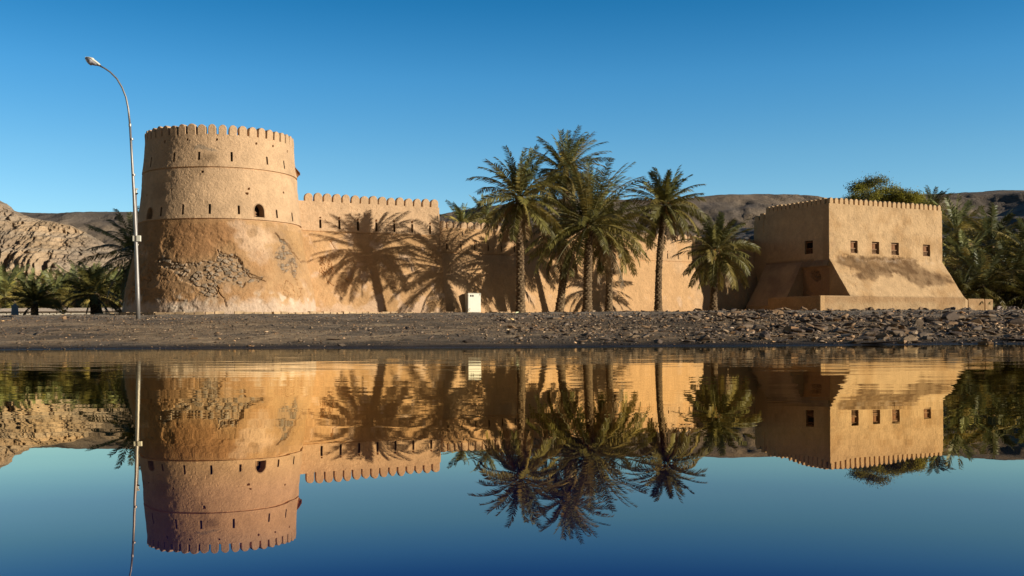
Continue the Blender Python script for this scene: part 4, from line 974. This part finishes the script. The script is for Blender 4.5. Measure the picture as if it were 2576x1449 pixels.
# ------------------------------------------------------------------ white boundary wall, slab, container on the left
Yw = 75.0
def wx_(px): return P(px, 780, Yw)[0]
bw = thing("boundary_wall", "low whitewashed wall with square openings and tiled coping below the cliff", "wall", (wx_(100), Yw, 1.3))
x0, x1 = wx_(-120), wx_(330); zt = P(150, 782.5, Yw)[2]; mb = MB(); sq = []; xa = x0; sp = wx_(17) - wx_(0); z0 = 1.0
pxe = 193; hs_ = .11
rowz = [zt - .22, zt - .42]; xq = x0; cells = []
mb.box(((x0 + x1) / 2, Yw, (z0 + zt - .56) / 2), (x1 - x0, .2, zt - .56 - z0)); mb.box(((x0 + x1) / 2, Yw, zt - .05), (x1 - x0, .2, .1))
xe = wx_(pxe); mb.box(((xe + x1) / 2, Yw, zt - .33), (x1 - xe, .2, .46))
st_ = .30
xc = xe
kk = 0
while xc > x0:
    a = xc - st_ * 1.0; 
    hz_ = zt - .165 if kk % 2 else zt - .29
    mb.box((xc - st_ / 2 - hs_, Yw, zt - .33), (st_ - 2 * hs_ if st_ > 2 * hs_ else .02, .2, .46)) if False else None
    # solid cell with one square hole
    cx0, cx1 = xc - .26, xc; hx0, hx1 = xc - .18, xc - .07; h0, h1 = hz_ - .055, hz_ + .055; zb_, zt_ = zt - .56, zt - .1
    mb.box(((cx0 + hx0) / 2, Yw, (zb_ + zt_) / 2), (hx0 - cx0, .2, zt_ - zb_)); mb.box(((hx1 + cx1) / 2, Yw, (zb_ + zt_) / 2), (cx1 - hx1, .2, zt_ - zb_))
    mb.box(((hx0 + hx1) / 2, Yw, (zb_ + h0) / 2), (hx1 - hx0, .2, h0 - zb_)); mb.box(((hx0 + hx1) / 2, Yw, (h1 + zt_) / 2), (hx1 - hx0, .2, zt_ - h1))
    xc -= .26; kk += 1
mb.build("wall", M_WALLWHITE, bw)
mb = MB(); nT = 150; V = []
for k in range(nT * 4 + 1):
    x = x0 + (x1 - x0) * k / (nT * 4); b_ = .035 * abs(math.sin(math.pi * k / 4))
    V += [(x, Yw - .26, zt - .02 + b_), (x, Yw, zt + .2 + b_), (x, Yw + .26, zt - .02 + b_), (x, Yw - .24, zt - .04)]
fl = []
for k in range(nT * 4):
    for q in range(2): fl.append((k * 4 + q, k * 4 + q + 1, k * 4 + q + 5, k * 4 + q + 4))
    fl.append((k * 4 + 3, k * 4, k * 4 + 4, k * 4 + 7)); fl.append((k * 4 + 2, k * 4 + 3, k * 4 + 7, k * 4 + 6))
mb.add(V, fl); mb.build("coping", M_TILE, bw); rp(bw)
# concrete apron at the top of the bank
def slab(px0, px1, Ya, Yb, h, name, mat):
    a = P(px0, 790, Ya)[0]; b_ = P(px1, 790, Ya)[0]; z = float(ground_z(np.array(a), np.array(Ya)))
    mb = MB(); mb.box(((a + b_) / 2, (Ya + Yb) / 2, z + h / 2 - .15), (b_ - a, Yb - Ya, h + .3)); o = mb.build(name, mat); tag(o, kind="structure"); return o
slab(-260, 178, 53.0, 57, .05, "pavement", M_CONC); slab(178.5, 330, 53.4, 57, .04, "pavement", flat_mat("pale_concrete", (.22, .195, .16), .9, var=.2))
q = P(37.5, 784, 61.5)
bn = thing("metal_drum", "small blue-grey drum standing in front of the perforated white wall", "drum", (q[0], 61.5, 1.26))
mb = MB(); mb.tube([(0, 0, 0), (0, 0, .08), (.0, 0, .1), (0, 0, .62), (0, 0, .64), (0, 0, .70)], [.24, .24, .21, .18, .2, .2], 16); mb.build("body", M_GREY, bn)
mb = MB(); mb.tube([(0, 0, .70), (0, 0, .74), (.06, 0, .82)], [.12, .1, .03], 10); mb.build("cap", M_GREY, bn)

# ------------------------------------------------------------------ kerb of pale stones
mb = MB(); path = [Vector((-22.3, 55.4)), Vector((-20.2, 52.6)), Vector((-17.6, 51.1)), Vector((-15.2, 51.1)), Vector((-12.2, 52.6)), Vector((-10.2, 55.6)), Vector((-7.9, 58.9)), Vector((-3.5, 61.3)), Vector((2.2, 65.2)), Vector((8, 69.0))]
rk = random.Random(4)
for a, b_ in zip(path[:-1], path[1:]):
    d_ = (b_ - a); l = d_.length; n = int(l / .46); an = math.atan2(d_.y, d_.x)
    for k in range(n):
        if rk.random() < .04: continue
        c_ = a + d_ * ((k + .5) / n); h = rk.uniform(.14, .20); z = float(ground_z(np.array(c_.x), np.array(c_.y)))
        mb.box((c_.x, c_.y, z + h / 2 - .03), (l / n * rk.uniform(.8, .97), .2, h), an + rk.uniform(-.04, .04))
k_ = mb.build("kerb", flat_mat("kerb_stone", (.50, .34, .19), .85, var=.35, nscale=2.5)); tag(k_, kind="structure")

# ------------------------------------------------------------------ cabinet
cb = thing("electrical_cabinet", "cream metal electrical cabinet with two small dark panes, beside the leftmost palm trunk", "cabinet", (-2.44, 64.62, 1.27), rz=R(33))
mb = MB(); mb.box((0, 0, .20 + .58), (.92, .40, 1.16)); o = mb.build("body", M_WHITE, cb)
mb = MB(); mb.box((0, 0, 1.375), (.96, .46, .03)); mb.build("roof", M_WHITE, cb)
mb = MB(); mb.box((0, -.203, .77), (.86, .012, 1.08)); dr = mb.build("door", M_WHITE, cb)
for xx in (-.27, -.12):
    mb = MB(); mb.box((xx, -.213, 1.22), (.10, .012, .11)); mb.build("pane", M_DARK, dr)
mb = MB(); mb.tube([(-.36 + .06 * math.cos(t_), -.212, .36 + .06 * math.sin(t_)) for t_ in np.linspace(.3, 4.9, 10)], .012, 5); mb.build("rust_mark", M_STALK, dr)
mb = MB(); mb.box((-.36, 0, .1), (.12, .3, .22)); mb.box((-.05, 0, .1), (.06, .3, .22)); mb.box((.12, 0, .1), (.10, .3, .22)); mb.box((.36, 0, .1), (.1, .3, .22)); mb.build("plinth", M_REVEAL, cb)

# ------------------------------------------------------------------ street lamp
YL = 47.0; Lp = [(348, 800), (346.5, 740), (344, 660), (341, 580), (337, 490), (332, 400), (327, 315), (323, 275), (317, 245), (307, 220), (294, 198), (277, 181), (262, 171), (252, 166)]
lz = float(ground_z(np.array(-17.), np.array(YL))); b0 = P(*Lp[0], YL); base = Vector((b0[0], YL, lz))
lp = thing("street_lamp", "tall grey steel street lamp leaning over the bank with a curved arm", "street lamp", base)
pts = [Vector(P(a, b_, YL)) - base for a, b_ in Lp]; pts[0].z = -.2
mb = MB(); mb.tube(pts[:7], [.098, .094, .086, .078, .068, .056, .050], 14); pole = mb.build("pole", M_METAL, lp, smooth=True)
mb = MB(); mb.tube(pts[6:], [.046, .044, .042, .040, .038, .037, .036, .036], 12); arm = mb.build("arm", M_METAL, lp, smooth=True)
mb = MB(); mb.tube([pts[6] + Vector((0, 0, -.06)), pts[6] + Vector((0, 0, .06))], .062, 12)
for i_ in (5, 4): mb.tube([pts[i_] + Vector((.0, 0, .9 - .04)), pts[i_] + Vector((-.01, 0, .9 + .04))], .072, 12)
mb.build("collar", M_METAL, lp)
mb = MB(); c_ = Vector(P(344, 600, YL)) - base; mb.box((c_.x + .1, -.02, c_.z), (.16, .16, .26)); mb.box((c_.x - .13, -.02, c_.z), (.05, .14, .25)); mb.build("junction_box", M_WHITE, lp)
hp0 = pts[-1]; hp1 = Vector(P(214, 146, YL)) - base; ax_ = (hp1 - hp0); hl = ax_.length; ax_.normalize()
upv = Vector((ax_.z * -1, -.55, ax_.x * -1)); upv = (upv - ax_ * upv.dot(ax_)); upv = Vector((-ax_.z, 0, ax_.x)) * -1 if False else upv
up3 = (Vector((0, .42, 1)) - ax_ * Vector((0, .42, 1)).dot(ax_)).normalized(); sd3 = ax_.cross(up3)
def head(cap, name, mat, parent, seg=16, ring=12):
    V = []; fl = []
    for i_ in range(seg + 1):
        s_ = i_ / seg; w = .235 * (math.sin(math.pi * min(.999, (s_ * .90 + .06))) ** .62) * (.55 + .45 * s_ if s_ < .5 else .775 + .225 * math.sin(math.pi * (s_)) ); w = max(w, .03)
        for k in range(ring + 1):
            a_ = math.pi * k / ring; x = math.cos(a_) * w; y_ = math.sin(a_)
            hgt = (y_ * .15 * (w / .235) ** .5) if cap else (-y_ * .16 * (w / .235) * (1 if .12 < s_ else .5)); 
            if not cap: x *= .9
            q = hp0 + ax_ * (hl * (s_ if cap else .12 + .85 * s_)) + sd3 * x + up3 * (hgt + (.0 if cap else -.012)); V.append(q)
    m_ = ring + 1
    for i_ in range(seg):
        for k in range(ring): fl.append((i_ * m_ + k, i_ * m_ + k + 1, (i_ + 1) * m_ + k + 1, (i_ + 1) * m_ + k))
        fl.append((i_ * m_ + ring, i_ * m_, (i_ + 1) * m_, (i_ + 1) * m_ + ring))
    fl.append(list(range(m_))); fl.append([seg * m_ + k for k in range(m_)][::-1])
    return link(name, mesh_np(name, V, fl, mat, smooth=True), parent)
hd = head(True, "lamp_head", M_WHITE, lp); head(False, "lens", M_LENS, hd)
# utility pole right behind it
q0 = P(347.5, 800, 50.5); q1 = P(340.5, 474, 50.5); bz = Vector((q0[0], 50.5, 1.15))
up_ = thing("utility_pole", "slimmer grey pole with insulators standing right behind the street lamp", "pole", bz)
t_ = Vector(q1) - bz; mb = MB(); mb.tube([(0, 0, -.2), t_ * .5, t_], [.085, .075, .06], 12); mb.build("pole", M_METAL, up_, smooth=True)
for dz, s_ in ((-.06, 1), (-.28, -1)):
    mb = MB(); c_ = t_ + Vector((0, 0, dz)); mb.tube([c_ + Vector((0, -.05, 0)), c_ + Vector((.07, -.1, 0)), c_ + Vector((.16, -.1, .02))], [.03, .045, .03], 8); mb.build("insulator", M_DARK if s_ < 0 else M_WHITE, up_)
mb = MB(); mb.box(t_ + Vector((.02, -.04, -.15)), (.1, .1, .3)); mb.build("bracket", M_WHITE, up_)
mb = MB(); c_ = t_ * .56; mb.tube([c_ - Vector((0, 0, .03)), c_ + Vector((0, 0, .03))], .088, 12); mb.build("band", M_WHITE, up_)

# floodlight on the shaded wall
tt = wall_t(1908, O2, A2); un = np.array([math.sin(A2), -math.cos(A2)]); fp = O2 + tt * np.array([math.cos(A2), math.sin(A2)]) + un * .34
zf = P(1908, 657, fp[1])[2]
fo = thing("floodlight", "small white floodlight on the shaded wall beside the square building", "floodlight", (fp[0], fp[1], zf), rz=A2)
mb = MB(); mb.tube([(0, .05, 0), (0, -.02, 0), (0, -.10, -.02), (0, -.14, -.03)], [.04, .10, .13, .13], 12); mb.build("housing", M_WHITE, fo)
mb = MB(); mb.tube([(-.3, .22, .75), (-.3, .2, .2), (-.16, .12, .02), (0, .05, 0)], .025, 6); mb.tube([(0, .06, 0), (.22, .02, -.1), (.36, .0, -.12)], .03, 6); mb.build("conduit", M_DARK, fo)

# ------------------------------------------------------------------ right side fence and low wall
gw = link("low_wall", None) if False else None
q0 = P(2505, 783, 79); q1 = P(2760, 783, 84); d_ = Vector(q1) - Vector(q0); mb = MB(); zt = P(2540, 770, 79.5)[2]
rw = thing("boundary_wall", "low mauve-grey rendered wall at the right edge in front of the palms", "wall", (q0[0], q0[1], 1.3))
mb.box(((q0[0] + q1[0]) / 2, (q0[1] + q1[1]) / 2, (zt + .9) / 2), (d_.length, .25, zt - .9), math.atan2(d_.y, d_.x)); mb.build("wall", flat_mat("grey_render", (.34, .27, .25), .9, var=.1), rw)
mb = MB(); mb.box((q0[0] - .6, q0[1] + 1.5, 1.6), (.7, .2, 1.4), .4); mb.build("end_pillar", M_WALLWHITE, rw)
rp(rw)
for k, (px, h, lb) in enumerate([(2452, 1.1, None), (2466, 1.5, None), (2474, 1.6, None), (2487, 1.5, None), (2515, 1.75, "pale fence post standing alone above the mauve-grey wall"), (2560, 1.6, None), (2425, 1.2, None)]):
    q = P(px, 780, 81.5); fpst = thing("fence_post", lb or "thin weathered wooden post at the foot of the right palm grove, %s from the left" % {2425: "first", 2452: "second", 2466: "third", 2474: "fourth", 2487: "fifth", 2560: "last"}[px], "post", (q[0], 81.5, 1.3), "fence posts by the right palm grove")
    mb = MB(); mb.tube([(0, 0, -.2), (.04 * (k % 3 - 1), 0, h * .5), (.07 * (k % 3 - 1), 0, h + .35)], [.075, .07, .06], 7); mb.build("post", flat_mat("weathered_wood", (.30, .24, .18), .9, var=.3) if k == 0 else bpy.data.materials["weathered_wood"], fpst)
    mb = MB(); mb.tube([(.07 * (k % 3 - 1), 0, h + .35), (.07 * (k % 3 - 1), 0, h + .40)], [.066, .03], 7); mb.build("post_cap", bpy.data.materials["weathered_wood"], fpst)

# ------------------------------------------------------------------ rocks
def rock_base(seed, flat=.5, npts=16, sub=True):
    r = np.random.default_rng(seed); bm = bmesh.new(); p = r.normal(0, 1, (npts, 3)); p /= np.linalg.norm(p, axis=1, keepdims=True); p *= r.uniform(.75, 1.1, (npts, 1))
    p *= np.array([1.0, r.uniform(.55, .9), flat * r.uniform(.7, 1.2)])
    for q in p: bm.verts.new(q)
    res = bmesh.ops.convex_hull(bm, input=bm.verts)
    bmesh.ops.delete(bm, geom=list({g for g in res['geom_interior'] + res['geom_unused'] if isinstance(g, bmesh.types.BMVert)}), context='VERTS')
    if sub:
        bmesh.ops.bevel(bm, geom=bm.edges[:] , offset=.05, segments=1, affect='EDGES', clamp_overlap=True)
        bmesh.ops.triangulate(bm, faces=bm.faces[:]); bmesh.ops.subdivide_edges(bm, edges=bm.edges[:], cuts=1)
    else: bmesh.ops.triangulate(bm, faces=bm.faces[:])
    bm.verts.ensure_lookup_table(); V = np.array([v.co for v in bm.verts]); Fc = np.array([[v.index for v in f.verts] for f in bm.faces]) if not sub else None
    bm.verts.index_update(); Fl = [[v.index for v in f.verts] for f in bm.faces]; bm.free()
    if sub: V = V + .05 * np.stack([fbm(V + seed, .5, 3, seed + q) for q in range(3)], -1)
    return V, Fl
STONEC = np.array([1.12, 1.0, .86]) * np.array([[.20, .155, .115], [.10, .075, .058], [.27, .18, .105], [.30, .20, .12], [.15, .12, .095], [.30, .23, .16], [.34, .20, .10], [.06, .048, .042]])
CP = np.array([.2, .22, .16, .09, .14, .12, .02, .05])
stm = {}
def rock_mesh(k, ci):
    key = (k, ci)
    if key not in stm:
        V, Fl = rock_base(300 + k, [.3, .45, .22, .38, .62, .25][k % 6]); C = np.tile(STONEC[ci], (len(V), 1)) * (1 + .25 * fbm(V + k, .5, 3, k))[:, None]; stm[key] = mesh_np("rock", V, Fl, M_STONE, C)
    return stm[key]
def put_rock(x, y, s, k, ci, label, group=None, rz=None, tilt=.2, sink=.25, sc=(1, 1, 1)):
    z = float(ground_full(np.array([float(x)]), np.array([float(y)]))[0]); o = link("rock", rock_mesh(k, ci)); o.location = (x, y, z + s * .35 * sc[2] - s * sink * .3)
    o.scale = (s * sc[0], s * sc[1], s * sc[2]); o.rotation_euler = (random.uniform(-tilt, tilt), random.uniform(-tilt, tilt), random.uniform(0, 6.28) if rz is None else rz)
    tag(o, label, "rock", group); return o
def bank_xy(px, py):                    # bank point seen at a pixel (on the slope)
    for Yd in np.arange(26.3, 56, .05):
        q = P(px, py, Yd)
        if float(ground_z(np.array(q[0]), np.array(Yd))) >= q[2]: return q[0], Yd
    return P(px, py, 52)[0], 52.
named = [
    (2390, 808, .46, 4, 1, (1.05, .8, .95), "largest dark boulder on the bank, below the right end of the square building"),
    (2480, 799, .44, 1, 0, (1.3, .9, .5), "long grey boulder to the right of the largest dark boulder"),
    (1973, 789, .24, 2, 0, (1.5, .9, 1.1), "pale blue-grey slab tilted up in front of the low plastered wall"),
    (2210, 866, .24, 2, 1, (2.3, 1, .75), "long dark flat rock half in the water at the right shore"),
    (2270, 864, .15, 1, 3, (1, 1, 1.1), "rounded brown rock at the waterline beside the long dark flat rock"),
    (2305, 862, .14, 3, 2, (1.2, 1, .9), "smaller tan rock at the waterline, right of the rounded brown one"),
    (1180, 866, .13, 4, 7, (1.5, 1, .95), "black-brown rock at the water's edge below the cream cabinet"),
    (838, 852, .16, 3, 3, (1.7, 1, .6), "flat tan rock near the waterline below the tall crenellated wall"),
    (162, 806, .14, 4, 3, (.9, .8, 1.3), "upright reddish stone on the left bank by the concrete apron"),
    (2060, 828, .27, 2, 3, (1.5, 1, .6), "orange-brown broken rock below the low plastered wall"),
    (2330, 845, .24, 0, 5, (1.6, 1, .7), "flat pale rock with a sharp edge below the shuttered windows"),
    (2555, 820, .30, 4, 1, (1.3, 1, 1.0), "dark pointed rock near the right edge of the photograph"),
    (1392, 803, .24, 1, 0, (1.2, 1, .7), "pale grey stone near the trunks of the palm clump"),
    (1295, 824, .2, 2, 0, (1.7, 1, .5), "flat grey slab on the bank below the straight-trunked palm"),
    (2560, 858, .26, 2, 1, (2.2, 1, .6), "low dark slab at the right-hand waterline"),
    (1595, 862, .11, 1, 7, (1.8, 1, .7), "small black stone at the waterline below the solitary leaning palm"),
    (860, 870, .10, 4, 4, (1.4, 1, .8), "small smooth grey stone sitting in the shallow water"),
]
for px, py, s, k, ci, sc, lb in named:
    x, y = bank_xy(px, py); put_rock(x, y, s, k, ci, lb, rz=random.uniform(-.4, .4), tilt=.12, sc=sc)
# counted rocks: the ones that show largest
rr = np.random.default_rng(21); cnt = 0; cand = []
while len(cand) < 4600:
    y = 26.8 + (52 - 26.8) * rr.random() ** .8; px = rr.uniform(-20, 2600); dens = (.25 if px < 1250 else .55 if px < 1750 else 1.0)
    if rr.random() > dens: continue
    x = P(px, 820, y)[0]; mx_ = .06 if px < 1250 else .095 if px < 1750 else .135
    s = mx_ * (.35 + rr.pareto(3.2)); s = min(s, mx_ * 1.9)
    cl_ = fbm(np.array([[x, y, 0.]]), 3.5, 2, 44)[0]
    if cl_ < -.15 and rr.random() < .7: continue
    cand.append((x, y, s, px))
cand.sort(key=lambda q: -q[2] / q[1])
GC = {0: "grey", 1: "dark slaty", 2: "tan-brown", 3: "orange-brown"}
def rock_label(x, y, s_, ci, px):
    zone = ("below the round tower" if px < 800 else "below the tall wall with arrow slits" if px < 1120 else "below the cream cabinet" if px < 1290 else "below the palm clump" if px < 1600
            else "below the solitary leaning palm" if px < 1740 else "below the shaded end of the long wall" if px < 1920 else "below the low block wall" if px < 2130 else "below the building's sloping base" if px < 2400 else "near the right edge")
    band = "close to the waterline" if y < 30 else "low on the bank" if y < 35 else "mid bank" if y < 42 else "high on the bank"
    return "%s %s stone %s, %s" % ("larger" if s_ > .15 else "medium" if s_ > .11 else "small", GC[MAP[ci]], zone, band), GC[MAP[ci]] + " stones on the bank"
MAP = {0: 0, 1: 1, 2: 2, 3: 3, 4: 0, 5: 2, 6: 3, 7: 1}
for x, y, s, px in cand[:282]:
    ci = int(rr.choice(8, p=CP)); lb, gp = rock_label(x, y, s, ci, px); random.seed(int(x * 1000) & 0xffff)
    put_rock(x, y, s, int(rr.integers(0, 6)), ci, lb, gp, sc=(1.2, 1, rr.uniform(.6, 1.1)), tilt=.3)
# everything smaller: uncountable gravel and broken stone
bases = []
for k in range(10):
    V, Fl = rock_base(500 + k, .42, 9, sub=False); bases.append((V, np.array(Fl)))
def scatter(name, x, y, s, seed, label, colbias=None, cat="gravel"):
    r = np.random.default_rng(seed); n = len(x); z = ground_full(x, y); Vs = []; Fs = []; Cs = []; off = 0; kind = r.integers(0, len(bases), n)
    ci = r.choice(8, n, p=CP)
    for k, (BV, BF) in enumerate(bases):
        I = np.where(kind == k)[0]; m_ = len(I)
        if not m_: continue
        a = r.uniform(0, 6.28, m_); t1 = r.normal(0, .25, m_); v = BV[None] * (s[I, None, None] * np.stack([r.uniform(.8, 1.5, m_), np.ones(m_), r.uniform(.6, 1.2, m_)], -1)[:, None, :])
        vz = v[..., 2] + v[..., 0] * np.sin(t1)[:, None]; vx = v[..., 0] * np.cos(a)[:, None] - v[..., 1] * np.sin(a)[:, None]; vy = v[..., 0] * np.sin(a)[:, None] + v[..., 1] * np.cos(a)[:, None]
        Vw = np.stack([vx + x[I, None], vy + y[I, None], vz + (z[I] + s[I] * .18)[:, None]], -1).reshape(-1, 3)
        Vs.append(Vw); Fs.append((BF[None] + (np.arange(m_) * len(BV))[:, None, None] + off).reshape(-1, 3)); off += len(Vw)
        C = STONEC[ci[I]] * np.exp(r.normal(-.12, .48, (m_, 1))); C = C * (colbias(x[I], y[I])[:, None] if colbias else 1); Cs.append(np.repeat(C, len(BV), 0))
    o = link(name, mesh_np(name, np.concatenate(Vs), np.concatenate(Fs), M_STONE, np.concatenate(Cs))); tag(o, label, cat, kind="stuff"); return o
sm_ = cand[282:]; scatter("stones", np.array([q[0] for q in sm_]), np.array([q[1] for q in sm_]), np.array([q[2] for q in sm_]), 61, "countless smaller broken stones strewn over the bank", cat="stones")
n = 46000; y = 26.6 + (53.5 - 26.6) * rr.random(n) ** .85; px = rr.uniform(-60, 2640, n); x = (px - 1288) / F * y; dn = np.where(px < 1250, .9, 1.0); cl_ = fbm(np.stack([x, y, 0 * x], -1), 2.5, 3, 45)
keepm = (rr.random(n) < dn * np.clip(.75 + 1.2 * cl_, .1, 1)); x, y, px = x[keepm], y[keepm], px[keepm]; s = np.where(px < 1250, .027, .036) * (.6 + rr.pareto(3.5, len(x))); s = np.minimum(s, np.where(px < 1250, .07, .13)) * (.7 + .3 * (y - 26) / 14)
ne = 26000; ye = 26.6 + 26.9 * rr.random(ne) ** .85; pe = np.where(rr.random(ne) < .5, rr.uniform(-900, -60, ne), rr.uniform(2640, 3500, ne)); se = np.minimum(.036 * (.6 + rr.pareto(3.0, ne)), np.where(pe < 0, .08, .17))
x = np.concatenate([x, (pe - 1288) / F * ye]); y = np.concatenate([y, ye]); s = np.concatenate([s, se])
scatter("gravel", x, y, s, 62, "dark gravel and grit covering the bank down to the water", lambda x, y: .75 + .25 * sstep(27, 31, y))

a = P(92, 838, 33.0); b_ = P(150, 822, 36.5); mb = MB(); za = float(ground_z(np.array(a[0]), np.array(33.0))); zb = float(ground_z(np.array(b_[0]), np.array(36.5)))
mb.tube([(a[0], 33.0, za + .04), ((a[0] + b_[0]) / 2, 34.6, (za + zb) / 2 + .12), (b_[0], 36.5, zb + .06)], [.02, .03, .025], 7); tag(mb.build("driftwood_stick", M_BARKP), "thin dry brown stick lying on the left bank", "stick")
